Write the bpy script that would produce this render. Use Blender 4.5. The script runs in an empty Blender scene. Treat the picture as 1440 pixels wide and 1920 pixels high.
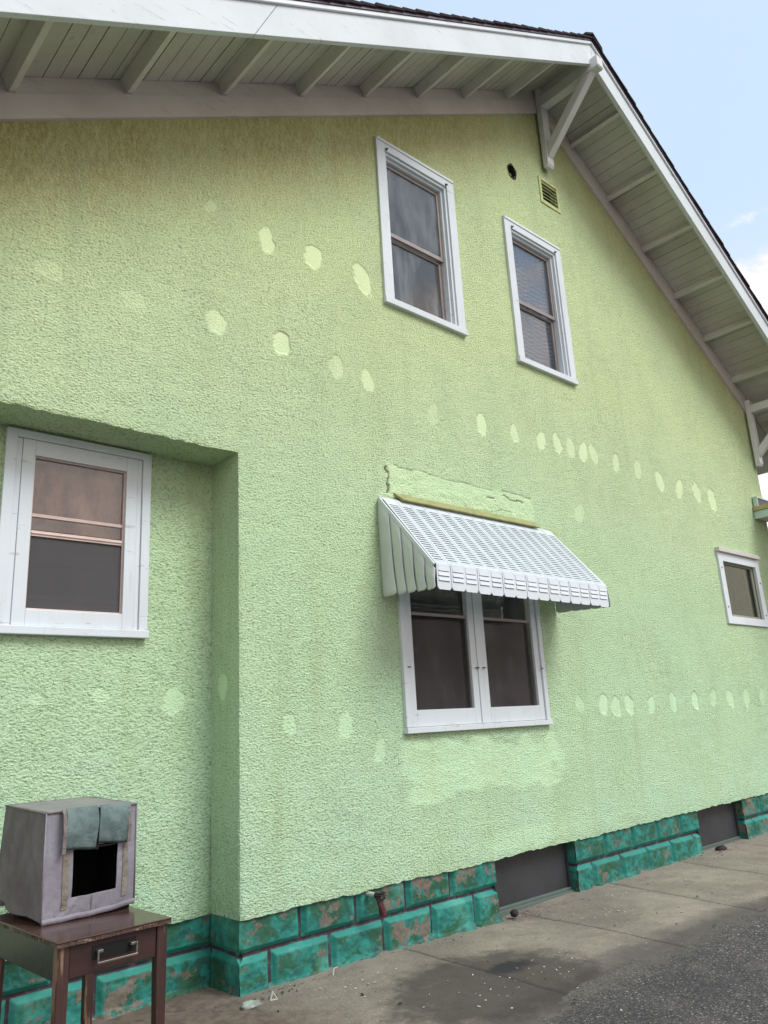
import bpy, math, random
import numpy as np
from mathutils import Matrix, Vector
R = math.radians
sc = bpy.context.scene
col = sc.collection
random.seed(7)

# ------------------------------------------------------------------ camera, world, sun, exposure
cam = bpy.data.cameras.new('camera')
cam.sensor_fit = 'VERTICAL'; cam.sensor_height = 24; cam.sensor_width = 18
cam.lens = 18.277; cam.clip_start = 0.05; cam.clip_end = 2000
co = bpy.data.objects.new('camera', cam); col.objects.link(co)
rt = (0.74398157, -0.66605667, -0.05347842); up = (-0.13793385, -0.23139425, 0.96303217); fw = (0.65380859, 0.7091017, 0.26402482)
m = Matrix(((rt[0], up[0], -fw[0]), (rt[1], up[1], -fw[1]), (rt[2], up[2], -fw[2]))).to_4x4()
m.translation = (-2.407, -3.89, 1.302)
co.matrix_world = m
sc.camera = co

SUN_EL, SUN_ROT = R(50), R(160)      # rotation measured clockwise from +y (north)
w = bpy.data.worlds.new('World'); sc.world = w; w.use_nodes = True
nt = w.node_tree; nt.nodes.clear()
N = nt.nodes.new; L = nt.links.new
out = N('ShaderNodeOutputWorld'); bg = N('ShaderNodeBackground')
sky = N('ShaderNodeTexSky'); sky.sky_type = 'NISHITA'; sky.sun_disc = False
sky.sun_elevation = SUN_EL; sky.sun_rotation = SUN_ROT; sky.air_density = 1.0; sky.dust_density = 1.2; sky.ozone_density = 1.6
bg.inputs['Strength'].default_value = 0.15
tc = N('ShaderNodeTexCoord')
sep = N('ShaderNodeSeparateXYZ'); L(tc.outputs['Generated'], sep.inputs[0])
nz = N('ShaderNodeTexNoise'); nz.inputs['Scale'].default_value = 5.0; nz.inputs['Detail'].default_value = 7; nz.inputs['Roughness'].default_value = 0.6
mp = N('ShaderNodeMapping'); mp.inputs['Scale'].default_value = (1, 1, 1.8); mp.inputs['Location'].default_value = (0.3, 0.1, 0.75)
L(tc.outputs['Generated'], mp.inputs[0]); L(mp.outputs[0], nz.inputs['Vector'])
# cloud bank low down, thin veil above
lowm = N('ShaderNodeMapRange'); lowm.inputs[1].default_value = 0.58; lowm.inputs[2].default_value = 0.40; lowm.inputs[3].default_value = -0.22; lowm.inputs[4].default_value = 0.34
L(sep.outputs[2], lowm.inputs[0])
ad = N('ShaderNodeMath'); ad.operation = 'ADD'; L(nz.outputs[0], ad.inputs[0]); L(lowm.outputs[0], ad.inputs[1])
cr = N('ShaderNodeMapRange'); cr.interpolation_type = 'SMOOTHSTEP'; cr.inputs[1].default_value = 0.50; cr.inputs[2].default_value = 0.66; L(ad.outputs[0], cr.inputs[0])
veil = N('ShaderNodeMixRGB'); veil.blend_type = 'MIX'; veil.inputs[0].default_value = 0.76; veil.inputs[2].default_value = (3.5, 4.35, 5.2, 1)
L(sky.outputs[0], veil.inputs[1])
mx = N('ShaderNodeMixRGB'); mx.inputs[2].default_value = (6.0, 5.3, 5.0, 1)
glow = N('ShaderNodeMixRGB'); glow.inputs[2].default_value = (5.3, 5.0, 4.95, 1)
gm = N('ShaderNodeMapRange'); gm.interpolation_type = 'SMOOTHSTEP'; gm.inputs[1].default_value = 0.55; gm.inputs[2].default_value = 0.25; gm.inputs[3].default_value = 0.0; gm.inputs[4].default_value = 0.75
L(sep.outputs[2], gm.inputs[0]); L(gm.outputs[0], glow.inputs[0]); L(veil.outputs[0], glow.inputs[1])
L(cr.outputs[0], mx.inputs[0]); L(glow.outputs[0], mx.inputs[1]); L(mx.outputs[0], bg.inputs['Color']); L(bg.outputs[0], out.inputs[0])

sun = bpy.data.lights.new('sun', 'SUN'); sun.energy = 2.0; sun.angle = R(30); sun.color = (1.0, 0.97, 0.93)
so = bpy.data.objects.new('sun', sun); col.objects.link(so)
sd = Vector((math.sin(SUN_ROT) * math.cos(SUN_EL), math.cos(SUN_ROT) * math.cos(SUN_EL), math.sin(SUN_EL)))
so.rotation_euler = sd.to_track_quat('Z', 'Y').to_euler()
sc.view_settings.view_transform = 'Standard'; sc.view_settings.look = 'None'
sc.view_settings.exposure = 0.52; sc.view_settings.gamma = 1

# ------------------------------------------------------------------ material helpers
class NT:
    def __init__(s, name, rough=0.6, spec=0.4):
        s.m = bpy.data.materials.new(name); s.m.use_nodes = True
        s.t = s.m.node_tree; s.b = s.t.nodes['Principled BSDF']
        s.b.inputs['Roughness'].default_value = rough
        s.b.inputs['Specular IOR Level'].default_value = spec
        s.out = s.t.nodes['Material Output']
        s.c = s.n('ShaderNodeTexCoord').outputs['Object']
    def n(s, t): return s.t.nodes.new(t)
    def l(s, a, b): s.t.links.new(a, b)
    def mapped(s, scale=(1, 1, 1), rot=(0, 0, 0), loc=(0, 0, 0)):
        q = s.n('ShaderNodeMapping'); q.inputs['Scale'].default_value = scale; q.inputs['Rotation'].default_value = rot; q.inputs['Location'].default_value = loc
        s.l(s.c, q.inputs[0]); return q.outputs[0]
    def noise(s, scale, detail=4, rough=0.55, vec=None, dist=0.0):
        q = s.n('ShaderNodeTexNoise'); q.inputs['Scale'].default_value = scale; q.inputs['Detail'].default_value = detail
        q.inputs['Roughness'].default_value = rough; q.inputs['Distortion'].default_value = dist
        s.l(vec or s.c, q.inputs['Vector']); return q.outputs[0]
    def ramp(s, v, a, b, lo=0.0, hi=1.0, smooth=True):
        q = s.n('ShaderNodeMapRange'); q.interpolation_type = 'SMOOTHSTEP' if smooth else 'LINEAR'
        q.inputs[1].default_value = a; q.inputs[2].default_value = b; q.inputs[3].default_value = lo; q.inputs[4].default_value = hi
        s.l(v, q.inputs[0]); return q.outputs[0]
    def math(s, op, a, b=None):
        q = s.n('ShaderNodeMath'); q.operation = op
        for i, v in enumerate((a, b)):
            if v is None: continue
            if isinstance(v, (int, float)): q.inputs[i].default_value = v
            else: s.l(v, q.inputs[i])
        return q.outputs[0]
    def mix(s, f, a, b, mode='MIX'):
        q = s.n('ShaderNodeMixRGB'); q.blend_type = mode
        for i, v in zip((0, 1, 2), (f, a, b)):
            if isinstance(v, (int, float)): q.inputs[i].default_value = v
            elif isinstance(v, tuple): q.inputs[i].default_value = (v + (1,))[:4]
            else: s.l(v, q.inputs[i])
        return q.outputs[0]
    def attr(s, name):
        q = s.n('ShaderNodeAttribute'); q.attribute_name = name; return q.outputs['Fac']
    def xyz(s):
        q = s.n('ShaderNodeSeparateXYZ'); s.l(s.c, q.inputs[0]); return q.outputs
    def color(s, v):
        if isinstance(v, tuple): s.b.inputs['Base Color'].default_value = (v + (1,))[:4]
        else: s.l(v, s.b.inputs['Base Color'])
    def bump(s, h, strength=0.3, dist=0.01):
        q = s.n('ShaderNodeBump'); q.inputs['Strength'].default_value = strength; q.inputs['Distance'].default_value = dist
        s.l(h, q.inputs['Height']); s.l(q.outputs[0], s.b.inputs['Normal'])
    def rough(s, v): s.l(v, s.b.inputs['Roughness'])

def painted_wood(name, base, grain=(6, 60, 60), dirt=0.25, dirtcol=(0.30, 0.27, 0.22), rough=0.5, wear=0.0):
    n = NT(name, rough, 0.35)
    g = n.noise(1.0, 5, 0.6, n.mapped(grain))
    big = n.noise(1.6, 4, 0.6)
    spk = n.noise(38, 3, 0.6)
    c = n.mix(n.ramp(big, 0.35, 0.75, 0, dirt), base, dirtcol)
    c = n.mix(n.ramp(g, 0.56, 0.72, 0, 0.28), c, tuple(v * 0.62 for v in base))
    c = n.mix(n.ramp(spk, 0.70, 0.78, 0, 0.45), c, dirtcol)
    if wear: c = n.mix(n.ramp(n.noise(9, 6, 0.7, n.mapped((0.5, 1, 3))), 0.62, 0.65, 0, wear), c, (0.20, 0.18, 0.16))
    n.color(c); n.bump(g, 0.25, 0.004); return n.m

M = {}
M['trim'] = painted_wood('white_painted_wood', (0.66, 0.72, 0.745), (3, 40, 40), 0.10, (0.42, 0.38, 0.34), 0.45, 0.30)
M['casing'] = painted_wood('white_painted_casing', (0.64, 0.71, 0.745), (40, 40, 3), 0.22, (0.42, 0.40, 0.38), 0.42, 0.35)
M['fascia'] = painted_wood('weathered_white_fascia', (0.62, 0.68, 0.71), (4, 50, 14), 0.22, (0.36, 0.35, 0.36), 0.6, 0.35)
M['soffit'] = painted_wood('soffit_paint', (0.56, 0.56, 0.51), (9, 2.2, 9), 0.45, (0.34, 0.30, 0.26), 0.7, 0.25)
M['frieze'] = painted_wood('frieze_paint', (0.60, 0.58, 0.54), (5, 20, 30), 0.40, (0.38, 0.34, 0.30), 0.7, 0.2)
M['rafter'] = painted_wood('rafter_paint', (0.66, 0.66, 0.61), (20, 3, 20), 0.35, (0.36, 0.32, 0.28), 0.65, 0.15)
M['bracket'] = painted_wood('bracket_paint', (0.68, 0.70, 0.70), (20, 3, 8), 0.25, (0.34, 0.31, 0.28), 0.55, 0.15)
M['mint_trim'] = painted_wood('mint_trim_paint', (0.50, 0.66, 0.60), (20, 3, 20), 0.2, (0.34, 0.34, 0.26), 0.5, 0.1)

def simple(name, c, rough=0.5, metal=0.0, spec=0.4, var=0.15, scale=12, bump=0.0):
    n = NT(name, rough, spec); n.b.inputs['Metallic'].default_value = metal
    v = n.noise(scale, 5, 0.6)
    n.color(n.mix(n.ramp(v, 0.3, 0.7, 0, 1), c, tuple(q * (1 - var) for q in c)))
    if bump: n.bump(v, bump, 0.005)
    return n.m
M['taupe'] = simple('taupe_aluminium', (0.30, 0.265, 0.25), 0.42, 0.25)
M['pink_metal'] = simple('pale_pink_aluminium', (0.58, 0.47, 0.43), 0.35, 0.3)
M['dark_metal'] = simple('dark_hook_metal', (0.06, 0.05, 0.05), 0.5, 0.6)
M['black'] = simple('black_void', (0.006, 0.006, 0.007), 0.9)
M['awning'] = simple('white_enamel', (0.64, 0.71, 0.75), 0.33, 0.0, 0.5, 0.07, 6)
M['awning_side'] = simple('pale_green_enamel', (0.58, 0.64, 0.625), 0.38, 0.0, 0.5, 0.10, 5)
M['olive'] = simple('olive_flashing', (0.34, 0.35, 0.15), 0.6, 0.0, 0.3, 0.3, 20)
M['vent'] = simple('vent_paint', (0.58, 0.66, 0.32), 0.6, 0.0, 0.3, 0.2, 20)
M['shingle'] = simple('asphalt_shingle', (0.045, 0.032, 0.038), 0.95, 0.0, 0.2, 0.6, 90, 0.6)
M['drip'] = simple('drip_edge_metal', (0.085, 0.065, 0.10), 0.45, 0.2, 0.4, 0.4, 8)
M['panel'] = None
M['steel'] = simple('brushed_pull_metal', (0.36, 0.34, 0.31), 0.32, 0.9, 0.5, 0.2, 60)
M['pvc'] = simple('painted_pipe', (0.52, 0.60, 0.54), 0.5, 0.0, 0.4, 0.3, 40)
M['rust'] = simple('rusty_red_valve', (0.12, 0.03, 0.03), 0.6, 0.2, 0.4, 0.7, 55, 0.5)
M['rock'] = simple('dark_stone', (0.045, 0.035, 0.035), 0.9, 0.0, 0.3, 0.5, 40, 0.8)
M['tan'] = simple('tan_gutter_board', (0.46, 0.40, 0.20), 0.55, 0.0, 0.4, 0.25, 14)
M['sage_wood'] = simple('grey_sage_sash', (0.30, 0.31, 0.24), 0.6)
M['teal_glass'] = simple('teal_glassware', (0.06, 0.30, 0.27), 0.2, 0.0, 0.5, 0.3, 14)

# stucco -------------------------------------------------------------
def stucco():
    n = NT('green_dash_stucco', 0.88, 0.22)
    x, y, z = n.xyz()
    big = n.noise(0.55, 4, 0.6); mid = n.noise(2.2, 5, 0.6, n.mapped((1, 1, 0.7))); fine = n.noise(85, 4, 0.65)
    zz = n.math('ADD', z, n.math('MULTIPLY', n.math('SUBTRACT', big, 0.5), 2.6))
    base = n.mix(n.ramp(zz, 0.2, 4.6, 0, 1, False), (0.520, 0.795, 0.540), (0.665, 0.805, 0.430))
    base = n.mix(n.ramp(mid, 0.42, 0.70, 0, 0.32), base, (0.44, 0.62, 0.34))
    base = n.mix(n.ramp(n.noise(1.1, 5, 0.65, n.mapped((1.4, 1, 0.8), loc=(4, 2, 7))), 0.50, 0.72, 0, 0.35), base, (0.62, 0.78, 0.46))
    # pits of the dash: some dirt, plus crevice shade painted in
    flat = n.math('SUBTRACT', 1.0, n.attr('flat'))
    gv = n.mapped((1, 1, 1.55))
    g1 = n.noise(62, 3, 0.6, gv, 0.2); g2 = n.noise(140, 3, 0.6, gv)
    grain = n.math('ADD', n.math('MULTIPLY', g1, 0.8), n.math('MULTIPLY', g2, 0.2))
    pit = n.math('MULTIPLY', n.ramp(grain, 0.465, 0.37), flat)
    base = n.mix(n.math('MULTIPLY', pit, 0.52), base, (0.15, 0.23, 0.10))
    base = n.mix(n.math('MULTIPLY', n.math('MULTIPLY', n.ramp(grain, 0.50, 0.62), flat), 0.42), base, (0.76, 0.88, 0.64))  # grain tops lightened as painted highlights
    base = n.mix(n.ramp(fine, 0.56, 0.74, 0, 0.12), base, (0.24, 0.30, 0.15))
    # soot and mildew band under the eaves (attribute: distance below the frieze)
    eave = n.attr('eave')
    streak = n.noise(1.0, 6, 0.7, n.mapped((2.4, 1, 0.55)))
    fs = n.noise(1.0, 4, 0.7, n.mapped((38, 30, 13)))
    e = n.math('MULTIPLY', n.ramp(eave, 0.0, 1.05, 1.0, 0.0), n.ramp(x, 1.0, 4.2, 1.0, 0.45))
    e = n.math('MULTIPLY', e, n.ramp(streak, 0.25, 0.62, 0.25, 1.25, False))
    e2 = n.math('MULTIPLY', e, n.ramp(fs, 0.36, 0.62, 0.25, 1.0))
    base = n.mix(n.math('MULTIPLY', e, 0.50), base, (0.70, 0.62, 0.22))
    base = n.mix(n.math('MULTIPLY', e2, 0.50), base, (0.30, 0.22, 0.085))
    gr = n.math('MULTIPLY', n.ramp(n.noise(0.9, 5, 0.7, n.mapped((1, 1, 1), loc=(1.7, 0, 2.2))), 0.52, 0.70), n.ramp(n.noise(60, 4, 0.7), 0.42, 0.62))
    base = n.mix(n.math('MULTIPLY', gr, 0.30), base, (0.24, 0.26, 0.15))
    vs_ = n.ramp(n.noise(1.0, 6, 0.65, n.mapped((5.5, 5.5, 0.35), loc=(0.3, 0, 0))), 0.52, 0.74, 0, 0.30)
    base = n.mix(vs_, base, (0.42, 0.52, 0.29))
    sp = n.ramp(n.math('ADD', z, n.math('MULTIPLY', n.noise(4, 5, 0.7), 0.25)), 0.62, 0.46, 0, 0.30)
    base = n.mix(n.math('MULTIPLY', sp, n.ramp(n.noise(30, 4, 0.7), 0.4, 0.6)), base, (0.26, 0.30, 0.18))
    # smooth plaster plugs and repaired plaster
    base = n.mix(n.math('MULTIPLY', n.attr('plug'), n.ramp(n.noise(22, 5, 0.6), 0.3, 0.6, 0.35, 0.70)), base, n.mix(n.ramp(zz, 1.2, 4.2, 0, 1, False), (0.470, 0.700, 0.465), (0.665, 0.765, 0.485)))
    base = n.mix(n.math('MULTIPLY', n.attr('crack'), 0.85), base, (0.10, 0.09, 0.06))
    n.color(base)
    hh = n.math('ADD', n.math('MULTIPLY', grain, n.math('ADD', n.math('MULTIPLY', flat, 0.92), 0.08)), n.math('MULTIPLY', n.noise(60, 4, 0.6), 0.10))
    n.bump(hh, 1.0, 0.031)
    return n.m
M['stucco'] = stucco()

def block_paint():
    n = NT('peeling_teal_block_paint', 0.62, 0.35)
    fc = n.math('ADD', n.math('MULTIPLY', n.attr('face'), 0.85), 0.15)
    a = n.noise(9, 6, 0.7, n.mapped((1, 1, 1.5))); b = n.noise(5.2, 7, 0.72, n.mapped((1, 1, 1.4), loc=(3, 1, 5)), 0.4); c2 = n.noise(24, 5, 0.7)
    big = n.noise(1.4, 3, 0.5)
    c = n.mix(n.math('MULTIPLY', n.ramp(a, 0.36, 0.66), fc), (0.024, 0.235, 0.195), (0.010, 0.095, 0.082))
    c = n.mix(n.math('MULTIPLY', n.ramp(b, 0.47, 0.56, 0, 0.88), fc), c, (0.022, 0.085, 0.042))
    c = n.mix(n.ramp(n.noise(3.5, 5, 0.6, n.mapped((1, 1, 1), loc=(9, 4, 2))), 0.52, 0.72, 0, 0.6), c, (0.09, 0.38, 0.30))
    chip = n.math('ADD', n.noise(6.5, 8, 0.72, n.mapped((1, 1, 1.2), loc=(7, 3, 1))), n.ramp(big, 0.3, 0.7, -0.06, 0.06))
    c = n.mix(n.math('MULTIPLY', n.ramp(chip, 0.555, 0.572, 0, 0.92), n.ramp(n.math('ADD', fc, n.math('MULTIPLY', c2, 0.6)), 0.85, 1.05)), c, n.mix(n.ramp(c2, 0.3, 0.7), (0.20, 0.155, 0.125), (0.12, 0.105, 0.085)))
    c = n.mix(n.ramp(c2, 0.66, 0.72, 0, 0.7), c, (0.02, 0.045, 0.035))
    c = n.mix(n.math('MULTIPLY', n.ramp(n.attr('mortar'), 0.45, 0.85), n.ramp(n.noise(15, 4, 0.6), 0.30, 0.50, 0.45, 1)), c, (0.055, 0.028, 0.045))
    n.color(c); n.bump(n.noise(55, 6, 0.7), 0.5, 0.006); return n.m
M['block'] = block_paint()

def concrete():
    n = NT('stained_concrete', 0.9, 0.25)
    x, y, z = n.xyz()
    a = n.noise(1.2, 6, 0.65); b = n.noise(6, 6, 0.7); f = n.noise(140, 4, 0.75); g = n.noise(38, 4, 0.7)
    c = n.mix(n.ramp(a, 0.3, 0.7), (0.310, 0.278, 0.225), (0.190, 0.168, 0.138))
    c = n.mix(n.ramp(b, 0.45, 0.75, 0, 0.65), c, (0.165, 0.142, 0.115))
    c = n.mix(n.ramp(n.noise(0.8, 7, 0.75, n.mapped((1, 1.6, 1), loc=(2, 5, 0))), 0.50, 0.62, 0, 0.42), c, (0.13, 0.112, 0.095))
    c = n.mix(n.ramp(g, 0.55, 0.75, 0, 0.4), c, (0.50, 0.45, 0.36))
    c = n.mix(n.ramp(f, 0.52, 0.64, 0, 0.65), c, (0.07, 0.06, 0.052))
    c = n.mix(n.ramp(n.noise(70, 5, 0.8, n.mapped(loc=(3, 3, 3))), 0.57, 0.66, 0, 0.5), c, (0.58, 0.53, 0.44))
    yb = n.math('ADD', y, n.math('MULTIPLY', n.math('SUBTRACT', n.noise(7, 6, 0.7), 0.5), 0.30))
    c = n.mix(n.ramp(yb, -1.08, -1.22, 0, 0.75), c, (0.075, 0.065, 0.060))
    # dark oily stain and dirt near the corner
    def blob(cx, cy, rx, ry, lo, hi, k, cc, c):
        dx = n.math('DIVIDE', n.math('SUBTRACT', x, cx), rx); dy = n.math('DIVIDE', n.math('SUBTRACT', y, cy), ry)
        d = n.math('ADD', n.math('MULTIPLY', dx, dx), n.math('MULTIPLY', dy, dy))
        d = n.math('ADD', d, n.math('MULTIPLY', n.math('SUBTRACT', n.noise(4.5, 6, 0.7), 0.5), 2.6))
        return n.mix(n.ramp(d, lo, hi, k, 0), c, cc)
    c = blob(0.95, -0.88, 0.62, 0.50, 0.5, 1.5, 0.80, (0.050, 0.042, 0.038), c)
    c = blob(1.22, -0.78, 0.16, 0.11, 0.3, 1.3, 0.85, (0.022, 0.024, 0.028), c)
    c = blob(1.72, -1.10, 0.28, 0.10, 0.2, 1.3, 0.6, (0.09, 0.08, 0.08), c)
    c = blob(2.55, -1.15, 0.9, 0.13, 0.2, 1.4, 0.5, (0.09, 0.08, 0.075), c)
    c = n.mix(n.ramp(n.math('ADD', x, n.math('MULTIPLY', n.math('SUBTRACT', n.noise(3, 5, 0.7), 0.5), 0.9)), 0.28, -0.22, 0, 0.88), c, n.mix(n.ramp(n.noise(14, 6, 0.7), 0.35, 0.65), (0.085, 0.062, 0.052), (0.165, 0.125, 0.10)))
    c = n.mix(n.attr('joint'), c, (0.035, 0.03, 0.028))
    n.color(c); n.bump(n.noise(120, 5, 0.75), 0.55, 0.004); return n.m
M['concrete'] = concrete()

def asphalt():
    n = NT('worn_asphalt', 0.9, 0.3)
    a = n.noise(1.5, 5, 0.6)
    v = n.n('ShaderNodeTexVoronoi'); v.inputs['Scale'].default_value = 150; n.l(n.c, v.inputs['Vector'])
    s = n.n('ShaderNodeSeparateColor'); n.l(v.outputs['Color'], s.inputs[0])
    c = n.mix(n.ramp(s.outputs[0], 0.3, 1.0), (0.040, 0.037, 0.039), (0.130, 0.120, 0.116))
    c = n.mix(n.ramp(s.outputs[1], 0.95, 0.98), c, (0.34, 0.31, 0.28))
    c = n.mix(n.ramp(a, 0.45, 0.70, 0, 0.45), c, (0.030, 0.028, 0.032))
    c = n.mix(n.ramp(n.noise(3.2, 5, 0.6), 0.5, 0.75, 0, 0.4), c, (0.15, 0.135, 0.12))
    x, y, z = n.xyz()
    yb = n.math('ADD', y, n.math('MULTIPLY', n.math('SUBTRACT', n.noise(5, 7, 0.75), 0.5), 0.55))
    c = n.mix(n.math('MULTIPLY', n.ramp(yb, -1.50, -1.30, 0, 0.55), n.ramp(n.noise(60, 4, 0.7), 0.35, 0.6, 0.3, 1)), c, (0.155, 0.135, 0.11))
    n.color(c); n.bump(v.outputs['Distance'], 0.5, 0.004); return n.m
M['asphalt'] = asphalt()
M['ground'] = simple('packed_yard_ground', (0.16, 0.14, 0.11), 0.95, 0, 0.2, 0.4, 3)

def glass(name, tint=(1, 1, 1), streak=0.06, refl=1.0):
    n = NT(name); t = n.t; t.nodes.remove(n.b)
    tr = n.n('ShaderNodeBsdfTransparent'); tr.inputs[0].default_value = tint + (1,)
    gl = n.n('ShaderNodeBsdfGlossy'); gl.inputs['Roughness'].default_value = 0.03
    bp = n.n('ShaderNodeBump'); bp.inputs['Strength'].default_value = 0.10; bp.inputs['Distance'].default_value = 0.02
    n.l(n.noise(3.5, 2, 0.5), bp.inputs['Height']); n.l(bp.outputs[0], gl.inputs['Normal'])
    fr = n.n('ShaderNodeFresnel'); fr.inputs[0].default_value = 1.5
    f = n.math('MULTIPLY', fr.outputs[0], 1.7 * refl)
    m1 = n.n('ShaderNodeMixShader'); n.l(f, m1.inputs[0]); n.l(tr.outputs[0], m1.inputs[1]); n.l(gl.outputs[0], m1.inputs[2])
    df = n.n('ShaderNodeBsdfDiffuse'); df.inputs[0].default_value = (0.45, 0.47, 0.48, 1)
    m2 = n.n('ShaderNodeMixShader'); n.l(n.ramp(n.noise(2.5, 6, 0.7, n.mapped((2.5, 1, 0.7))), 0.4, 0.75, streak * 0.4, streak * 2.2), m2.inputs[0])
    n.l(m1.outputs[0], m2.inputs[1]); n.l(df.outputs[0], m2.inputs[2]); n.l(m2.outputs[0], n.out.inputs[0]); return n.m
M['glass'] = glass('window_glass')
M['dimmed_glass'] = glass('dimmed_window_glass', (0.55, 0.6, 0.5), 0.0, 0.35)  # dark tint and cut reflection stand in for mirrored dark surroundings
M['calm_glass'] = glass('calm_window_glass', (0.9, 0.95, 1), 0.03, 0.5)
M['dusty_glass'] = glass('dusty_window_glass', (0.95, 0.98, 1), 0.16)
def screen(name, c, fac):
    n = NT(name); n.t.nodes.remove(n.b)
    tr = n.n('ShaderNodeBsdfTransparent'); df = n.n('ShaderNodeBsdfDiffuse'); df.inputs[0].default_value = c + (1,)
    m1 = n.n('ShaderNodeMixShader'); n.l(n.ramp(n.noise(3, 5, 0.6), 0.3, 0.7, fac - 0.07, fac + 0.07), m1.inputs[0])
    n.l(tr.outputs[0], m1.inputs[1]); n.l(df.outputs[0], m1.inputs[2]); n.l(m1.outputs[0], n.out.inputs[0]); return n.m
M['screen'] = screen('insect_screen', (0.12, 0.12, 0.125), 0.62)
M['screen_dark'] = screen('dark_insect_screen', (0.05, 0.045, 0.045), 0.30)

def curtain(name, a, b, scale, rough=0.8, kind='noise', k=1.0):
    n = NT(name, rough, 0.2)
    if kind == 'moire':
        wv = n.n('ShaderNodeTexWave'); wv.inputs['Scale'].default_value = 7; wv.inputs['Distortion'].default_value = 9; wv.inputs['Detail'].default_value = 1.0; wv.inputs['Detail Scale'].default_value = 0.5
        wv.bands_direction = 'Z'; n.l(n.mapped((1.2, 1, 1)), wv.inputs['Vector']); f = wv.outputs['Fac']
        f = n.math('MULTIPLY', f, n.ramp(n.noise(2.6, 3, 0.5), 0.25, 0.6))
    elif kind == 'slat':
        wv = n.n('ShaderNodeTexWave'); wv.inputs['Scale'].default_value = 5.5; wv.inputs['Distortion'].default_value = 0.5; wv.bands_direction = 'Z'
        n.l(n.c, wv.inputs['Vector']); f = n.math('MULTIPLY', wv.outputs['Fac'], n.ramp(n.noise(1.6, 3, 0.5), 0.3, 0.65, 0.2, 1))
    else:
        f = n.ramp(n.noise(scale, 6, 0.65, n.mapped((1.6, 1, 0.8))), 0.3, 0.7)
    n.color(n.mix(f, a, b)); return n.m
M['lace'] = curtain('grey_lace_curtain', (0.80, 0.86, 0.88), (0.34, 0.42, 0.50), 4)
M['blue_sheer'] = curtain('dark_blue_sheer', (0.10, 0.15, 0.23), (0.80, 0.88, 0.98), 4, kind='moire')
M['blind'] = curtain('brown_blind', (0.20, 0.145, 0.13), (0.70, 0.50, 0.42), 4, kind='slat')
M['shade'] = curtain('tan_roller_shade', (0.62, 0.42, 0.31), (0.22, 0.14, 0.11), 4.0)  # strong tone contrast paints in highlights on the folds
M['grey_shade'] = curtain('grey_lining', (0.20, 0.17, 0.16), (0.10, 0.09, 0.09), 2)
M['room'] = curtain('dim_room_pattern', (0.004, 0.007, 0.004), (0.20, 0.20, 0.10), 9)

def cloth(name, a, b, sc1=6, r=0.85):
    n = NT(name, r, 0.15)
    v = n.noise(sc1, 6, 0.6); wv = n.noise(420, 2, 0.6)
    c = n.mix(n.ramp(v, 0.3, 0.7), a, b); c = n.mix(n.ramp(wv, 0.45, 0.7, 0, 0.25), c, tuple(q * 0.6 for q in a))
    cr_ = n.noise(1.0, 4, 0.55, n.mapped((14, 6, 7), rot=(0.3, 0.9, 0.2)), 0.8)
    n.color(c); n.bump(n.math('ADD', n.math('MULTIPLY', wv, 0.12), n.math('ADD', v, cr_)), 0.7, 0.016); return n.m
M['cover'] = cloth('grey_lilac_canvas', (0.300, 0.290, 0.330), (0.205, 0.195, 0.220), 5)
M['cover_top'] = cloth('grey_canvas_top', (0.28, 0.29, 0.27), (0.22, 0.22, 0.21), 5)
M['cover_side'] = cloth('grey_brown_canvas', (0.205, 0.190, 0.198), (0.135, 0.122, 0.125), 6)
M['flap'] = cloth('sage_green_canvas', (0.175, 0.235, 0.225), (0.070, 0.112, 0.110), 11)
M['velcro'] = cloth('tan_hook_tape', (0.26, 0.235, 0.185), (0.19, 0.17, 0.14), 30)
M['grey_tape'] = cloth('grey_webbing', (0.24, 0.22, 0.215), (0.17, 0.155, 0.15), 30)

def brown_wood(name, a, b, worn, gr, thr=0.6, rough=0.35):
    n = NT(name, rough, 0.5)
    g = n.noise(1.0, 6, 0.6, n.mapped(gr)); 
    c = n.mix(n.ramp(g, 0.3, 0.7), a, b)
    wn = n.noise(1.0, 7, 0.7, n.mapped(tuple(q * 0.8 for q in gr), loc=(3, 1, 2)))
    c = n.mix(n.ramp(wn, thr, thr + 0.09, 0, 0.85), c, worn)
    n.color(c); n.rough(n.ramp(wn, thr, thr + 0.1, rough, 0.75)); n.bump(g, 0.2, 0.003); return n.m
M['table_top'] = brown_wood('glossy_maroon_wood', (0.080, 0.037, 0.029), (0.050, 0.025, 0.021), (0.12, 0.08, 0.06), (4, 22, 30), 0.68, 0.20)
M['table'] = brown_wood('dark_maroon_wood', (0.048, 0.024, 0.020), (0.030, 0.017, 0.016), (0.13, 0.075, 0.05), (5, 26, 30), 0.70, 0.32)
M['table_leg'] = brown_wood('worn_brown_leg', (0.060, 0.030, 0.024), (0.035, 0.018, 0.016), (0.22, 0.135, 0.09), (34, 34, 3.2), 0.52, 0.4)
M['table_edge'] = brown_wood('chipped_edge', (0.10, 0.055, 0.04), (0.05, 0.03, 0.025), (0.26, 0.19, 0.145), (18, 18, 60), 0.55, 0.5)

def dark_panel():
    n = NT('dark_grey_board', 0.5, 0.4)
    c = n.mix(n.ramp(n.noise(2.5, 5, 0.6), 0.3, 0.7), (0.040, 0.043, 0.048), (0.024, 0.025, 0.028))
    c = n.mix(n.ramp(n.noise(70, 3, 0.6), 0.72, 0.76, 0, 0.7), c, (0.30, 0.32, 0.33)); n.color(c); return n.m
M['panel'] = dark_panel()

# ------------------------------------------------------------------ mesh helpers
def link(name, me, mat, parent=None, smooth=False):
    o = bpy.data.objects.new(name, me); col.objects.link(o)
    if mat: me.materials.append(M[mat] if isinstance(mat, str) else mat)
    if parent: o.parent = parent
    if smooth: me.polygons.foreach_set('use_smooth', [True] * len(me.polygons))
    return o

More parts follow.
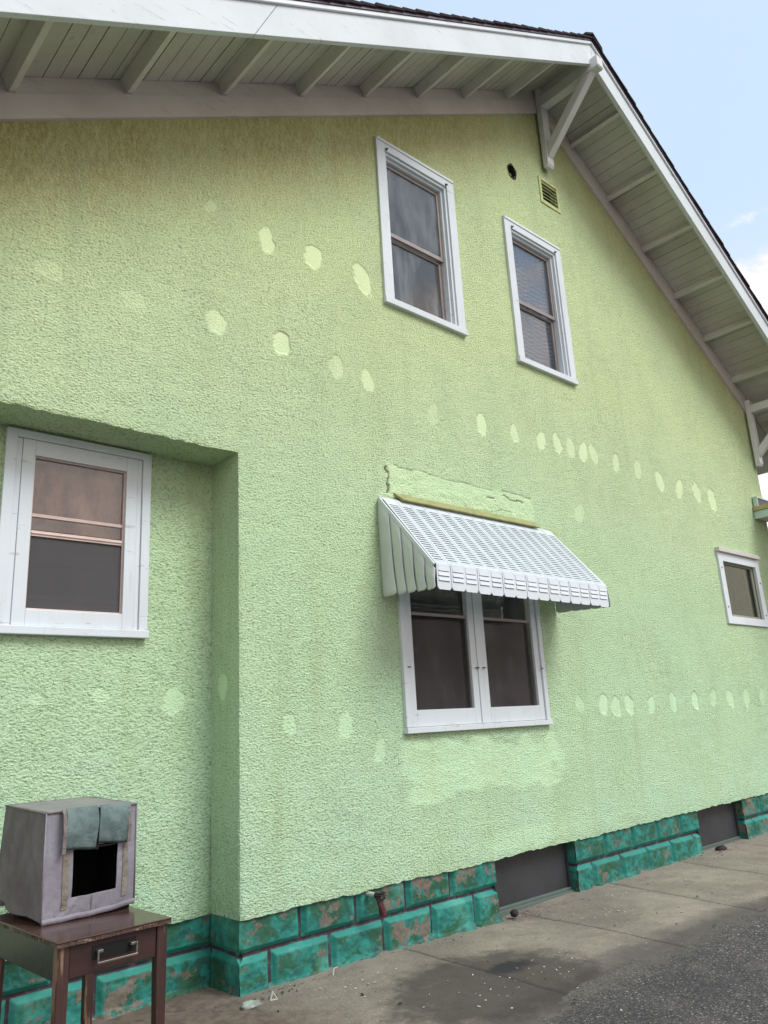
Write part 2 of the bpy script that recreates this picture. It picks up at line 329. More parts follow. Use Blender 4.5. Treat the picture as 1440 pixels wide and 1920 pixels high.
def tag(o, label=None, cat=None, group=None, kind=None):
    for k, v in (('label', label), ('category', cat), ('group', group), ('kind', kind)):
        if v: o[k] = v
    return o

def empty(name, loc=(0, 0, 0), label=None, cat=None, group=None):
    o = bpy.data.objects.new(name, None); col.objects.link(o); o.location = loc; o.empty_display_size = 0.1
    return tag(o, label, cat, group)

class MB:
    def __init__(s): s.v = []; s.f = []
    def add(s, vs, fs):
        b = len(s.v); s.v += [tuple(v) for v in vs]; s.f += [tuple(b + i for i in f) for f in fs]; return s
    def box(s, x0, x1, y0, y1, z0, z1):
        return s.add([(x0, y0, z0), (x1, y0, z0), (x1, y1, z0), (x0, y1, z0), (x0, y0, z1), (x1, y0, z1), (x1, y1, z1), (x0, y1, z1)],
                     [(0, 3, 2, 1), (4, 5, 6, 7), (0, 1, 5, 4), (1, 2, 6, 5), (2, 3, 7, 6), (3, 0, 4, 7)])
    def prism(s, poly, y0, y1, axis='y'):
        """poly: list of 2-D points; extruded along axis"""
        n = len(poly)
        a = sum(poly[i][0] * poly[(i + 1) % n][1] - poly[(i + 1) % n][0] * poly[i][1] for i in range(n))
        if a < 0: poly = poly[::-1]
        def P(p, t): return {'y': (p[0], t, p[1]), 'x': (t, p[0], p[1]), 'z': (p[0], p[1], t)}[axis]
        vs = [P(p, y0) for p in poly] + [P(p, y1) for p in poly]
        fs = [tuple(range(n)), tuple(range(2 * n - 1, n - 1, -1))] + [(i, n + i, n + (i + 1) % n, (i + 1) % n) for i in range(n)]
        if axis in 'xz': fs = [f[::-1] for f in fs]
        return s.add(vs, fs)
    def ring(s, x0, x1, z0, z1, wl, wr, wt, wb, yf, yb):
        s.box(x0, x0 + wl, yf, yb, z0, z1); s.box(x1 - wr, x1, yf, yb, z0, z1)
        if wt: s.box(x0 + wl, x1 - wr, yf, yb, z1 - wt, z1)
        if wb: s.box(x0 + wl, x1 - wr, yf, yb, z0, z0 + wb)
        return s
    def bar(s, a, b, wx, wy, upv=(0, 0, 1)):
        a, b = Vector(a), Vector(b); d = (b - a).normalized(); r = d.cross(Vector(upv))
        if r.length < 1e-4: r = d.cross(Vector((0, 1, 0)))
        r.normalize(); u = r.cross(d)
        vs = [p + r * (sx * wx / 2) + u * (sy * wy / 2) for p in (a, b) for sx, sy in ((-1, -1), (1, -1), (1, 1), (-1, 1))]
        return s.add(vs, [(0, 1, 2, 3), (7, 6, 5, 4), (0, 4, 5, 1), (1, 5, 6, 2), (2, 6, 7, 3), (3, 7, 4, 0)])
    def tube(s, a, b, r0, r1=None, n=14):
        r1 = r0 if r1 is None else r1
        a, b = Vector(a), Vector(b); d = (b - a).normalized(); r = d.cross(Vector((0.13, 0.2, 1))).normalized(); u = r.cross(d)
        vs = [p + (r * math.cos(t) + u * math.sin(t)) * q for p, q in ((a, r0), (b, r1)) for t in (2 * math.pi * i / n for i in range(n))]
        return s.add(vs, [tuple(range(n)), tuple(range(2 * n - 1, n - 1, -1))] + [(i, n + i, n + (i + 1) % n, (i + 1) % n) for i in range(n)])
    def build(s, name, mat, parent=None, bevel=0.0, smooth=False):
        me = bpy.data.meshes.new(name); me.from_pydata(s.v, [], s.f); me.validate(); me.update()
        o = link(name, me, mat, parent, smooth)
        if bevel:
            bv = o.modifiers.new('bevel', 'BEVEL'); bv.width = bevel; bv.segments = 2; bv.limit_method = 'ANGLE'; bv.angle_limit = R(40)
        return o

rng = np.random.default_rng(11)
TAB = rng.random((256, 256))
def vn(x, z, sx, sz=None, seed=0):
    """smooth 2-D value noise, 0..1"""
    sz = sz or sx
    u = np.asarray(x) / sx + seed * 17.31 + 900; v = np.asarray(z) / sz + seed * 7.77 + 900
    i = np.floor(u).astype(int); j = np.floor(v).astype(int); fu = u - i; fv = v - j
    fu = fu * fu * (3 - 2 * fu); fv = fv * fv * (3 - 2 * fv)
    a = TAB[i % 256, j % 256]; b = TAB[(i + 1) % 256, j % 256]; c = TAB[i % 256, (j + 1) % 256]; d = TAB[(i + 1) % 256, (j + 1) % 256]
    return (a * (1 - fu) + b * fu) * (1 - fv) + (c * (1 - fu) + d * fu) * fv

def grid_mesh(P, keep, attrs, flip=False):
    """P: (nu,nv,3) points; keep: (nu-1,nv-1) bool mask of faces"""
    nu, nv = P.shape[:2]
    idx = np.arange(nu * nv).reshape(nu, nv)
    q = np.stack([idx[:-1, :-1], idx[1:, :-1], idx[1:, 1:], idx[:-1, 1:]], -1)[keep]
    if flip: q = q[:, ::-1]
    used = np.zeros(nu * nv, bool); used[q.ravel()] = True
    new = np.cumsum(used) - 1
    q = new[q]
    V = P.reshape(-1, 3)[used]
    return V, q, {k: a.reshape(-1)[used] for k, a in attrs.items()}

def np_object(name, parts, mat, parent=None, smooth=True):
    V = []; Q = []; A = {}; off = 0
    for v, q, a in parts:
        V.append(v); Q.append(q + off); off += len(v)
        for k, x in a.items(): A.setdefault(k, []).append(x)
    V = np.concatenate(V); Q = np.concatenate(Q)
    me = bpy.data.meshes.new(name)
    me.vertices.add(len(V)); me.vertices.foreach_set('co', V.astype(np.float32).ravel())
    me.loops.add(Q.size); me.loops.foreach_set('vertex_index', Q.astype(np.int32).ravel())
    me.polygons.add(len(Q)); me.polygons.foreach_set('loop_start', np.arange(0, Q.size, 4, dtype=np.int32))
    me.polygons.foreach_set('use_smooth', np.full(len(Q), smooth))
    me.update(calc_edges=True)
    for k, x in A.items():
        at = me.attributes.new(k, 'FLOAT', 'POINT'); at.data.foreach_set('value', np.concatenate(x).astype(np.float32))
    return link(name, me, mat, parent)

def axis_pts(a, b, step, extra=()):
    pts = sorted({a, b, *[e for e in extra if a < e < b]}); out = []
    for p, q in zip(pts[:-1], pts[1:]):
        n = max(1, int(math.ceil((q - p) / step))); out += list(np.linspace(p, q, n + 1)[:-1])
    return np.array(out + [b])

# ------------------------------------------------------------------ the house
AX = 3.765                      # gable axis
SL, SRr = 0.578, 0.615          # left and right pitch
def gable(x, apex): x = np.asarray(x, float); return np.where(x < AX, apex - SL * (AX - x), apex - SRr * (x - AX))
def gz(x, apex): return float(gable(x, apex))
Z_FRB, Z_FRM, Z_LB, Z_SOF = 7.595, 7.765, 7.777, 7.885      # frieze bottom, board seam, lookout bottom, soffit (apex heights)
Z_FB, Z_FT = 7.70, 7.945                                     # fascia bottom, top
XL, XR = -3.2, 7.905; RY = 0.316; ZR = 2.96

house = empty('house', (0, 0, 0), 'two storey gabled house with mint green rough stucco, white trim and teal block foundation', 'house')

PLUGS = [(-1.171, 3.777, 0.077, 0.058, .35), (-0.685, 3.754, 0.071, 0.069, .3), (-0.202, 4.618, 0.043, 0.056, .5), (-0.153, 3.796, 0.076, 0.082, .8), (0.229, 4.556, 0.061, 0.106, 1), (0.621, 4.572, 0.082, 0.098, 1), (1.098, 4.565, 0.082, 0.126, 1), (0.331, 3.801, 0.073, 0.087, .9), (0.802, 3.764, 0.068, 0.084, .6), (1.093, 3.732, 0.057, 0.086, .8), (1.759, 3.635, 0.061, 0.092, .35), (2.338, 3.676, 0.069, 0.098, .9), (2.773, 3.691, 0.053, 0.087, .7), (3.154, 3.702, 0.065, 0.096, .9), (3.398, 3.722, 0.068, 0.103, .9), (3.61, 3.734, 0.071, 0.1, .7), (3.81, 3.731, 0.074, 0.102, .9), (3.992, 3.746, 0.067, 0.104, .7), (4.383, 3.721, 0.061, 0.101, .7), (4.799, 3.73, 0.066, 0.104, .7), (5.227, 3.675, 0.082, 0.108, .9), (5.652, 3.667, 0.075, 0.111, .8), (6.052, 3.689, 0.094, 0.115, .8), (6.415, 3.65, 0.099, 0.138, .8), (3.624, 3.09, 0.078, 0.094, .5), (0.336, 1.343, 0.049, 0.066, .6), (0.761, 1.321, 0.06, 0.089, .7), (1.033, 1.162, 0.05, 0.081, .6), (3.282, 1.394, 0.053, 0.073, .6), (3.628, 1.382, 0.074, 0.089, .8), (3.816, 1.359, 0.076, 0.09, .7), (4.035, 1.368, 0.071, 0.097, .8), (4.418, 1.354, 0.066, 0.086, .8), (4.82, 1.38, 0.061, 0.094, .8), (5.258, 1.387, 0.066, 0.093, .8), (5.653, 1.411, 0.07, 0.085, .6), (6.033, 1.389, 0.075, 0.093, .7), (6.43, 1.382, 0.066, 0.102, .6), (6.835, 1.398, 0.056, 0.094, .5)]
PLUGS_R = [(-1.006, 1.537, 0.037, 0.037, .5), (-0.664, 1.543, 0.047, 0.045, .5), (-0.243, 1.507, 0.066, 0.08, .7)]

def dash(u, v):
    """dashed stucco relief in metres, and its pit mask"""
    wu = u + 0.010 * (vn(u, v, 0.05, seed=3) - 0.5) * 2; wv = v + 0.012 * (vn(u, v, 0.05, seed=4) - 0.5) * 2
    a = vn(wu, wv, 0.026, 0.017, 1); b = vn(wu, wv, 0.015, 0.011, 2); c = vn(u, v, 0.09, 0.07, 5)
    r = 1 - np.abs(2 * a - 1)               # ridges
    h = 0.55 * r + 0.30 * b + 0.15 * c
    disp = 0.0060 * (h - 0.5) + 0.003 * (c - 0.5) + 0.010 * (vn(u, v, 0.7, seed=8) - 0.5)
    return disp, np.clip(1.15 - 1.55 * h, 0, 1)

def plugs(u, v, lst):
    mk = np.zeros_like(u)
    for i, (x, z, rx, rz, k) in enumerate(lst):
        sel = (np.abs(u - x) < rx * 1.8) & (np.abs(v - z) < rz * 1.8)
        if not sel.any(): continue
        uu, vv = u[sel], v[sel]
        tilt = 0.25 * math.sin(i * 2.3)
        du = (uu - x + tilt * (vv - z)) / rx; dv = (vv - z) / rz
        wob = (vn(uu, vv, 0.05, seed=20 + i) - 0.5) * 0.30 + (vn(uu, vv, 0.022, seed=60 + i) - 0.5) * 0.22
        d = np.sqrt(du * du + dv * dv) + wob
        mk[sel] = np.maximum(mk[sel], np.clip((1.10 - d) / 0.22, 0, 1) * k)
    return mk

# openings cut through the front wall plane: x0, x1, z0, z1
HOLES = [(1.39, 2.13, 4.50, 5.875), (3.01, 3.735, 4.47, 5.84), (1.34, 2.745, 1.33, 2.78), (6.36, 7.25, 2.26, 2.94), (3.65, 3.915, 6.46, 6.705)]
def front_wall():
    xs = axis_pts(-1.7, 3.2, 0.0095, [0.0] + [h[0] for h in HOLES] + [h[1] for h in HOLES])
    xs = np.concatenate([[-3.2, -2.6, -2.2, -2.0, -1.85], xs[:-1], axis_pts(3.2, 8.5 - 0.595, 0.0125, [h[0] for h in HOLES] + [h[1] for h in HOLES])])
    zs = axis_pts(0.36, 7.75, 0.0095, [ZR] + [h[2] for h in HOLES] + [h[3] for h in HOLES])
    U, V = np.meshgrid(xs, zs, indexing='ij')
    disp, pit = dash(U, V)
    pl = plugs(U, V, PLUGS)
    # repaired plaster above the awning and below its window
    def rect(x0, x1, z0, z1, s):
        wob = (vn(U, V, 0.06, seed=s) - 0.5) * 0.05
        return np.clip(np.minimum(np.minimum(U - x0, x1 - U), np.minimum(V - z0, z1 - V)) + wob, 0, 0.02) / 0.02
    rp = rect(1.21, 2.93, 2.86, 3.115, 31)
    rp2 = np.clip(1.12 - np.maximum(np.abs((U - 2.08) / 0.88) ** 3, np.abs((V - 1.00) / 0.20) ** 2) - 0.9 * (vn(U, V, 0.11, seed=33) - 0.35), 0, 0.35) / 0.35 * 0.5
    rp3 = np.clip(1 - np.hypot((U - 2.35) / 0.55, (V - 0.47) / 0.10) + (vn(U, V, 0.07, seed=35) - 0.5) * 0.7, 0, 0.3) / 0.3 * 0.3
    flat = np.maximum(np.maximum(pl, rp * 0.45), np.maximum(rp2, rp3))
    chunky = (vn(U, V, 0.035, 0.02, 41) - 0.5) * 0.010 + (vn(U, V, 0.13, 0.05, 42) - 0.5) * 0.012
    disp = disp * (1 - flat) + rp * (0.009 + chunky * 0.4) + rp2 * (0.003 + chunky * 0.5) + rp3 * 0.008 + np.clip(pl, 0, 1) * 0.0035
    pit = pit * (1 - np.clip(flat * 1.15, 0, 1))
    # cracks: left edge of the repair, its upper edge and one wandering through it
    crack = np.zeros_like(U)
    c1 = (np.abs(U - 1.228 - 0.03 * (vn(V * 0, V, 1, 0.05, 51) - 0.5)) < 0.0055) & (V > 2.90) & (V < 3.10)
    c2 = (np.abs(V - 3.06 + 0.03 * (U - 2.2) - 0.07 * (vn(U, V * 0, 0.11, 1, 52) - 0.5)) < 0.006) & (U > 2.3) & (U < 2.84) & (vn(U, V * 0, 0.09, 1, 57) > 0.3)
    c3 = (np.abs(V - 2.925 - 0.07 * (vn(U, V * 0, 0.16, 1, 53) - 0.5)) < 0.0055) & (U > 2.02) & (U < 2.62) & (vn(U, V * 0, 0.12, 1, 54) > 0.3)
    c4 = (np.abs(V - 3.112 - 0.04 * (vn(U, V * 0, 0.13, 1, 55) - 0.5)) < 0.0045) & (U > 1.3) & (U < 2.9) & (vn(U, V * 0, 0.18, 1, 56) > 0.5)
    crack[c1] = 1; crack[c2] = 0.75; crack[c3 | c4] = 0.4
    disp -= crack * 0.012
    Z = V.copy(); Y = -disp
    # ragged bottom edge
    rag = 0.010 * (vn(U, U * 0, 0.04, 1, 61) - 0.5) + 0.014 * (vn(U, U * 0, 0.22, 1, 62) - 0.5) + np.clip((U - 2.0) * 0.006, 0, 0.02)
    near = np.clip(1 - (V - 0.36) / 0.05, 0, 1); Z = Z + rag * near
    X = U.copy()
    # rounded arris along the corner (x=0) and along the overhang (z=ZR)
    ec = np.clip(1 - np.abs(U) / 0.016, 0, 1) * (V < ZR + 0.006) * (U > -0.004)
    Y = Y * (1 - ec) + ec * (0.005 + 0.006 * (vn(V, V * 0, 0.03, 1, 71) - 0.5)); 
    eo = np.clip(1 - (V - ZR) / 0.016, 0, 1) * (U < 0.004) * (V >= ZR - 0.001)
    Y = Y * (1 - eo) + eo * (0.004 + 0.007 * (vn(U, U * 0, 0.03, 1, 72) - 0.5))
    Z = Z + eo * 0.012 * (vn(U, U * 0, 0.045, 1, 73) - 0.6)
    eave = np.clip(gable(U, Z_FRB) - V, -0.2, 3)
    xc = (xs[:-1] + xs[1:]) / 2; zc = (zs[:-1] + zs[1:]) / 2
    XC, ZC = np.meshgrid(xc, zc, indexing='ij')
    keep = (ZC < gable(XC, Z_FRB + 0.12)) & ~((XC < 0) & (ZC < ZR))
    for a, b, c, d in HOLES: keep &= ~((XC > a) & (XC < b) & (ZC > c) & (ZC < d))
    keep &= ~(np.hypot(XC - 3.168, (ZC - 6.567) * 0.80) < 0.058)
    keep &= ~((XC < -1.7) & (XC < -2.9) & (ZC > 99))
    P = np.stack([X, Y, Z], -1)
    parts = [grid_mesh(P, keep, dict(pit=pit, eave=eave, plug=np.clip(pl, 0, 1) * 0.8 + 0.14 * rp + 0.08 * rp2, crack=crack, flat=np.clip(np.maximum(flat, crack), 0, 1)))]
    # bottom lip turning back to the blocks
    i0 = int(np.searchsorted(xs, -1e-6)); row = P[i0:, 0]; n = len(row)
    lip = np.stack([row, np.stack([row[:, 0], np.full(n, 0.05), row[:, 2] + 0.004], -1)], 1)
    z = np.zeros((n, 2)); parts.append(grid_mesh(lip, np.ones((n - 1, 1), bool), dict(pit=z, eave=z + 3, plug=z, crack=z, flat=z), flip=True))
    return parts

def recess_walls():
    parts = []
    # back of the recess
    xs = np.concatenate([[-3.2, -2.6, -2.2], axis_pts(-1.8, 0.0, 0.0095, [-1.15, -0.50])]); zs = axis_pts(0.35, ZR, 0.0095, [1.90, 2.90])
    U, V = np.meshgrid(xs, zs, indexing='ij'); d, pit = dash(U + 20, V); pl = plugs(U, V, PLUGS_R)
    d = d * (1 - pl) + pl * 0.003; pit = pit * (1 - pl)
    fade = np.clip(-U / 0.02, 0, 1) * np.clip((ZR - V) / 0.02, 0, 1); d = d * fade
    Z = V + 0.010 * (vn(U, U * 0, 0.04, 1, 63) - 0.5) * np.clip(1 - (V - 0.35) / 0.05, 0, 1)
    P = np.stack([U, RY - d, Z], -1)
    XC, ZC = np.meshgrid((xs[:-1] + xs[1:]) / 2, (zs[:-1] + zs[1:]) / 2, indexing='ij')
    keep = ~((XC > -1.15) & (XC < -0.50) & (ZC > 1.90) & (ZC < 2.90))
    parts.append(grid_mesh(P, keep, dict(pit=pit, eave=V * 0 + 3, plug=pl * 0.8, crack=V * 0, flat=pl)))
    row = P[:, 0]; n = len(row); z = np.zeros((n, 2))
    parts.append(grid_mesh(np.stack([row, row + [0, 0.05, 0.004]], 1), np.ones((n - 1, 1), bool), dict(pit=z, eave=z + 3, plug=z, crack=z, flat=z), flip=True))
    # side face of the corner (looks toward -x)
    ys = axis_pts(0.0, RY, 0.0095); zs = axis_pts(0.36, ZR, 0.0095)
    U, V = np.meshgrid(ys, zs, indexing='ij'); d, pit = dash(U + 30, V); pl = plugs(U, V, [(0.183, 1.573, 0.055, 0.085, .8)])
    d = d * (1 - pl) + pl * 0.003; pit = pit * (1 - pl)
    fade = np.clip((RY - U) / 0.02, 0, 1) * np.clip((ZR - V) / 0.02, 0, 1); d = d * fade
    X = -d; ec = np.clip(1 - U / 0.016, 0, 1)
    X = X * (1 - ec)
    Y = U + ec * (0.005 + 0.006 * (vn(V, V * 0, 0.03, 1, 71) - 0.5))
    rag = 0.010 * (vn(U * 0, U * 0, 0.04, 1, 61) - 0.5) + 0.014 * (vn(U * 0, U * 0, 0.22, 1, 62) - 0.5)
    Z = V + rag * np.clip(1 - (V - 0.36) / 0.05, 0, 1)
    P = np.stack([X, Y, Z], -1)
    parts.append(grid_mesh(P, np.ones((len(ys) - 1, len(zs) - 1), bool), dict(pit=pit, eave=V * 0 + 3, plug=pl * 0.8, crack=V * 0, flat=pl), flip=True))
    row = P[:, 0]; n = len(row); z = np.zeros((n, 2))
    parts.append(grid_mesh(np.stack([row, row + [0.05, 0, 0.004]], 1), np.ones((n - 1, 1), bool), dict(pit=z, eave=z + 3, plug=z, crack=z, flat=z)))
    # underside of the overhang
    xs = np.concatenate([[-3.2, -2.6, -2.2], axis_pts(-1.8, 0.0, 0.0095)]); U, V = np.meshgrid(xs, ys, indexing='ij'); d, pit = dash(U, V + 40)
    fade = np.clip((RY - V) / 0.02, 0, 1) * np.clip(-U / 0.02, 0, 1) * np.clip(V / 0.01, 0, 1)
    eo = np.clip(1 - V / 0.016, 0, 1)
    Z = ZR - d * fade + eo * 0.012 * (vn(U, U * 0, 0.045, 1, 73) - 0.6)
    Y = V + eo * (0.004 + 0.007 * (vn(U, U * 0, 0.03, 1, 72) - 0.5))
    parts.append(grid_mesh(np.stack([U, Y, Z], -1), np.ones((len(xs) - 1, len(ys) - 1), bool), dict(pit=pit, eave=V * 0 + 3, plug=V * 0, crack=V * 0, flat=V * 0), flip=True))
    return parts
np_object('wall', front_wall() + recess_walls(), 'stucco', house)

# the rest of the house shell
b = MB()
def xg(x, apex=7.80): return gz(x, apex)
b.box(XR - 0.16, XR - 0.003, 0.02, 8.0, -0.1, xg(XR) - 0.02)
b.box(XL, XL + 0.15, RY + 0.06, 8.0, -0.1, xg(XL) - 0.05)
b.prism([(XL, -0.1), (XR - 0.17, -0.1), (XR - 0.17, xg(XR) - 0.1), (AX, 7.7), (XL, xg(XL) - 0.1)], 8.0, 8.15)
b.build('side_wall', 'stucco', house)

# ------------------------------------------------------------------ block foundation
def foundation():
    parts = []
    def seg(u0, u1, zt, upj, loj, place, seed, retl=False, retr=False, step=0.009):
        us = axis_pts(u0, u1, step * 0.75); zs = axis_pts(-0.12, zt, 0.0065)
        U, V = np.meshgrid(us, zs, indexing='ij')
        zj = 0.183 + 0.004 * (vn(U, U * 0, 0.3, 1, seed) - 0.5)
        up = V > zj
        def dist(js):
            d = np.full_like(U, 9.0)
            for j in js: d = np.minimum(d, np.abs(U - j))
            return d
        dx = np.where(up, dist(upj), dist(loj)); dz = np.abs(V - zj)
        dd = np.minimum(dx, dz) + 0.003 * (vn(U, V, 0.02, seed=seed + 1) - 0.5)
        mort = np.clip((0.0135 - dd) / 0.005, 0, 1)
        prof = np.clip((dd - 0.007) / 0.006, 0, 1) * 0.006 + np.clip((dd - 0.014) / 0.020, 0, 1) * 0.026
        rock = (vn(U, V, 0.06, seed=seed + 2) - 0.5) * 0.008 + (vn(U, V, 0.02, seed=seed + 3) - 0.5) * 0.004
        h = prof + rock * (prof > 0.004)
        foot = np.clip(0.012 - V + 0.035 * (vn(U, V * 0, 0.09, 1, seed + 5) - 0.5), 0, 0.05) * 0.6
        h = h + foot + (foot > 0.004) * 0.012 * (vn(U, V, 0.025, seed=seed + 6) - 0.4)
        mort = mort * (foot < 0.004)
        face = np.clip((dd - 0.030) / 0.018, 0, 1) + (foot >= 0.004) * 1.0
        parts.append((place(U, V, h), (mort, face)))
    out = []
    def emit(us_shape, P, mort, flip=False):
        out.append(grid_mesh(P, np.ones((P.shape[0] - 1, P.shape[1] - 1), bool), dict(mortar=mort[0], face=mort[1]), flip=flip))
    front = lambda U, V, h: np.stack([U, 0.046 - h, V], -1)
    back = lambda U, V, h: np.stack([U, RY + 0.046 - h, V], -1)
    side = lambda U, V, h: np.stack([0.022 - h * 0.7, U, V], -1)
    seg(0.0, 2.058, 0.40, [0.02 - 0.05, 0.405, 0.81, 1.215, 1.615, 2.2], [0.2, 0.61, 1.02, 1.43, 1.835], front, 100)
    emit(None, *parts[-1])
    seg(3.01, 4.985, 0.41, [3.03 + 0.41 * k for k in (1, 2, 3, 4)], [3.24 + 0.41 * k for k in (0, 1, 2, 3, 4)], front, 120, step=0.011)
    emit(None, *parts[-1])
    seg(5.94, 7.93, 0.42, [5.96 + 0.41 * k for k in (1, 2, 3, 4)], [6.15 + 0.41 * k for k in (0, 1, 2, 3)], front, 140, step=0.012)
    emit(None, *parts[-1])
    seg(-3.2, 0.02, 0.39, [-0.42 - 0.41 * k for k in range(7)], [-0.62 - 0.41 * k for k in range(7)], back, 160)
    emit(None, *parts[-1])
    seg(0.018, RY + 0.05, 0.40, [0.34], [0.34], side, 180)
    emit(None, *parts[-1], flip=True)
    # reveals of the basement openings
    for u, flip in ((2.058, False), (3.01, True), (4.985, False), (5.94, True)):
        seg(0.02, 0.24, 0.41, [9], [9], (lambda U, V, h, u=u, s=(1 if flip else -1): np.stack([u - s * (h - 0.022) * 0.5, U, V], -1)), 200 + int(u * 3))
        emit(None, *parts[-1], flip=flip)
    return out
np_object('foundation', foundation(), 'block', house)

def basement_window(x0, x1):
    b = MB(); b.box(x0 + 0.02, x1 - 0.004, 0.105, 0.125, 0.03, 0.42)
    o = b.build('basement_window', 'panel', house); 
    f = MB(); f.box(x0 + 0.004, x1 - 0.004, 0.062, 0.20, -0.05, 0.010).box(x0 + 0.004, x1 - 0.004, 0.085, 0.13, 0.010, 0.028)
    f.build('sill', 'mint_dark', o, 0.003)
    MB().box(x1 - 0.022, x1 - 0.003, 0.088, 0.13, 0.033, 0.42).build('jamb', 'panel', o); MB().box(x0 + 0.003, x0 + 0.02, 0.088, 0.13, 0.033, 0.42).build('jamb', 'panel', o)
    return o
M['mint_dark'] = painted_wood('grey_teal_sill', (0.10, 0.14, 0.125), (6, 30, 30), 0.4, (0.10, 0.09, 0.07), 0.6, 0.4)
basement_window(2.058, 3.01); basement_window(4.985, 5.94)

# ------------------------------------------------------------------ roof and eaves
YF = -0.72            # face of the fascia
XE0, XE1 = -3.9, 8.95 # eave ends
def band(x0, x1, a0, a1, y0, y1, mb):
    """sloping board between apex heights a0 and a1 over x0..x1 on one side of the axis"""
    mb.prism([(x0, gz(x0, a0)), (x1, gz(x1, a0)), (x1, gz(x1, a1)), (x0, gz(x0, a1))], y0, y1)
EPS = 1e-4
J = -0.24
b = MB(); band(XE0, J, Z_FB, Z_FT, YF, YF + 0.038, b)
b2 = MB(); b2.prism([(J + 0.09 + 0.003, gz(J + 0.093, Z_FT)), (J - 0.08 + 0.003, gz(J - 0.077, Z_FB)), (AX - 0.002, Z_FB), (AX - 0.002, Z_FT)], YF, YF + 0.038)
b = MB(); b.prism([(XE0, gz(XE0, Z_FB)), (J - 0.08, gz(J - 0.08, Z_FB)), (J + 0.09, gz(J + 0.09, Z_FT)), (XE0, gz(XE0, Z_FT))], YF, YF + 0.038)
b.build('fascia', 'fascia', house, 0.003); b2.build('fascia', 'fascia', house, 0.003)
b = MB(); b.prism([(AX + 0.002, Z_FB - 0.001), (XE1, gz(XE1, Z_FB)), (XE1, gz(XE1, Z_FT)), (AX + 0.002, Z_FT - 0.001)], YF, YF + 0.038); b.build('fascia', 'fascia', house, 0.003)
for x0, x1 in ((XE0, AX - 0.002), (AX + 0.002, XE1)):
    b = MB(); band(x0, x1, Z_FT + 0.001, Z_FT + 0.038, YF - 0.018, YF + 0.04, b); b.build('eave_moulding', 'trim', house, 0.004)
    b = MB(); band(x0, x1, Z_FT + 0.039, Z_FT + 0.066, YF - 0.026, YF + 0.03, b); b.build('drip_edge', 'drip', house)

# soffit boards run out from the wall, one groove between neighbours
for side in (-1, 1):
    b = MB(); x = AX - 0.004 if side < 0 else AX + 0.004; end = XE0 if side < 0 else XE1; k = 0
    while (x - end) * side < 0:
        wd = 0.092 if k % 3 else 0.098; xa, xb = sorted((x, x + side * wd))
        dz = 0.0015 * math.sin(k * 5.1)
        band(xa, xb, Z_SOF + dz, Z_SOF + 0.03 + dz, YF + 0.04, 0.03, b); x += side * (wd + (0.0045 if k % 4 else 0.007)); k += 1
    b.build('soffit', 'soffit', house)

# shingles, stepped course by course
for side in (-1, 1):
    b = MB(); x = AX; end = XE0 if side < 0 else XE1; k = 0
    sl = SL if side < 0 else SRr
    # courses overlap: each lies on the lower one, thick end downhill
    while (x - end) * side < 0:
        xa = x - side * 0.004; xb = x + side * 0.155
        za = Z_FT + 0.07 - sl * abs(xa - AX); zb = Z_FT + 0.07 - sl * abs(xb - AX)
        jut = 0.010 * random.random()
        b.prism([(xa, za - 0.012), (xb, zb - 0.002), (xb, zb + 0.021 + 0.006 * random.random()), (xa, za + 0.008)], YF - 0.038 - jut, 5.0)
        x += side * 0.14; k += 1
    o = b.build('roof', 'shingle', house)
    if side > 0:
        rc = MB()
        for j in range(22):
            y0 = YF - 0.05 + j * 0.25
            rc.prism([(AX - 0.15, Z_FT + 0.095 - 0.15 * SL), (AX, Z_FT + 0.095), (AX + 0.15, Z_FT + 0.095 - 0.15 * SRr), (AX + 0.15, Z_FT + 0.115 - 0.15 * SRr), (AX, Z_FT + 0.122), (AX - 0.15, Z_FT + 0.115 - 0.15 * SL)], y0, y0 + 0.26 - 0.012 * (j % 2))
        rc.build('ridge_cap', 'shingle', o)
b = MB(); band(XE0, AX, Z_SOF + 0.035, Z_FT + 0.05, 0.05, 4.9, b); band(AX, XE1, Z_SOF + 0.035, Z_FT + 0.05, 0.05, 4.9, b); b.build('roof_deck', 'soffit', house)
b = MB(); b.box(XE1 - 0.03, XE1, YF + 0.04, 4.9, gz(XE1, Z_FB), gz(XE1, Z_FT)); b.build('eave_fascia', 'fascia', house); b = MB(); b.box(XE0, XE0 + 0.03, YF + 0.04, 4.9, gz(XE0, Z_FB), gz(XE0, Z_FT)); b.build('eave_fascia', 'fascia', house)

# frieze: lower board proud of the upper board
for x0, x1 in ((XE0 + 0.6, AX - 0.001), (AX + 0.001, XR + 0.02)):
    b = MB(); band(x0, x1, Z_FRB, Z_FRM, -0.032, 0.02, b)
    b.build('frieze_board', 'frieze', house, 0.002)
    b = MB(); band(x0, x1, Z_FRM + 0.001, Z_SOF - 0.002, -0.020, 0.03, b); b.build('frieze_board', 'frieze', house)

# lookouts under the soffit
def lookout(x):
    s = SL if x < AX else -SRr
    n = 1 / math.sqrt(1 + s * s); tx, tz = n, s * n; nx, nz = -tz, tx
    z = gz(x, Z_LB); h = (Z_SOF - Z_LB) * n - 0.001; w = 0.043
    p = lambda a, c: (x + tx * a + nx * c, z + tz * a + nz * c)
    b = MB(); b.prism([p(0, 0), p(w, 0), p(w, h), p(0, h)], YF + 0.039, -0.0205); return b.build('rafter_tail', 'rafter', house, 0.002)
for x in (-2.79, -2.12, -1.462, -0.8, -0.128, 0.535, 1.187, 1.84, 2.494, 3.19, 4.288, 4.935, 5.60, 6.25, 6.885, 7.54, 8.2): lookout(x)
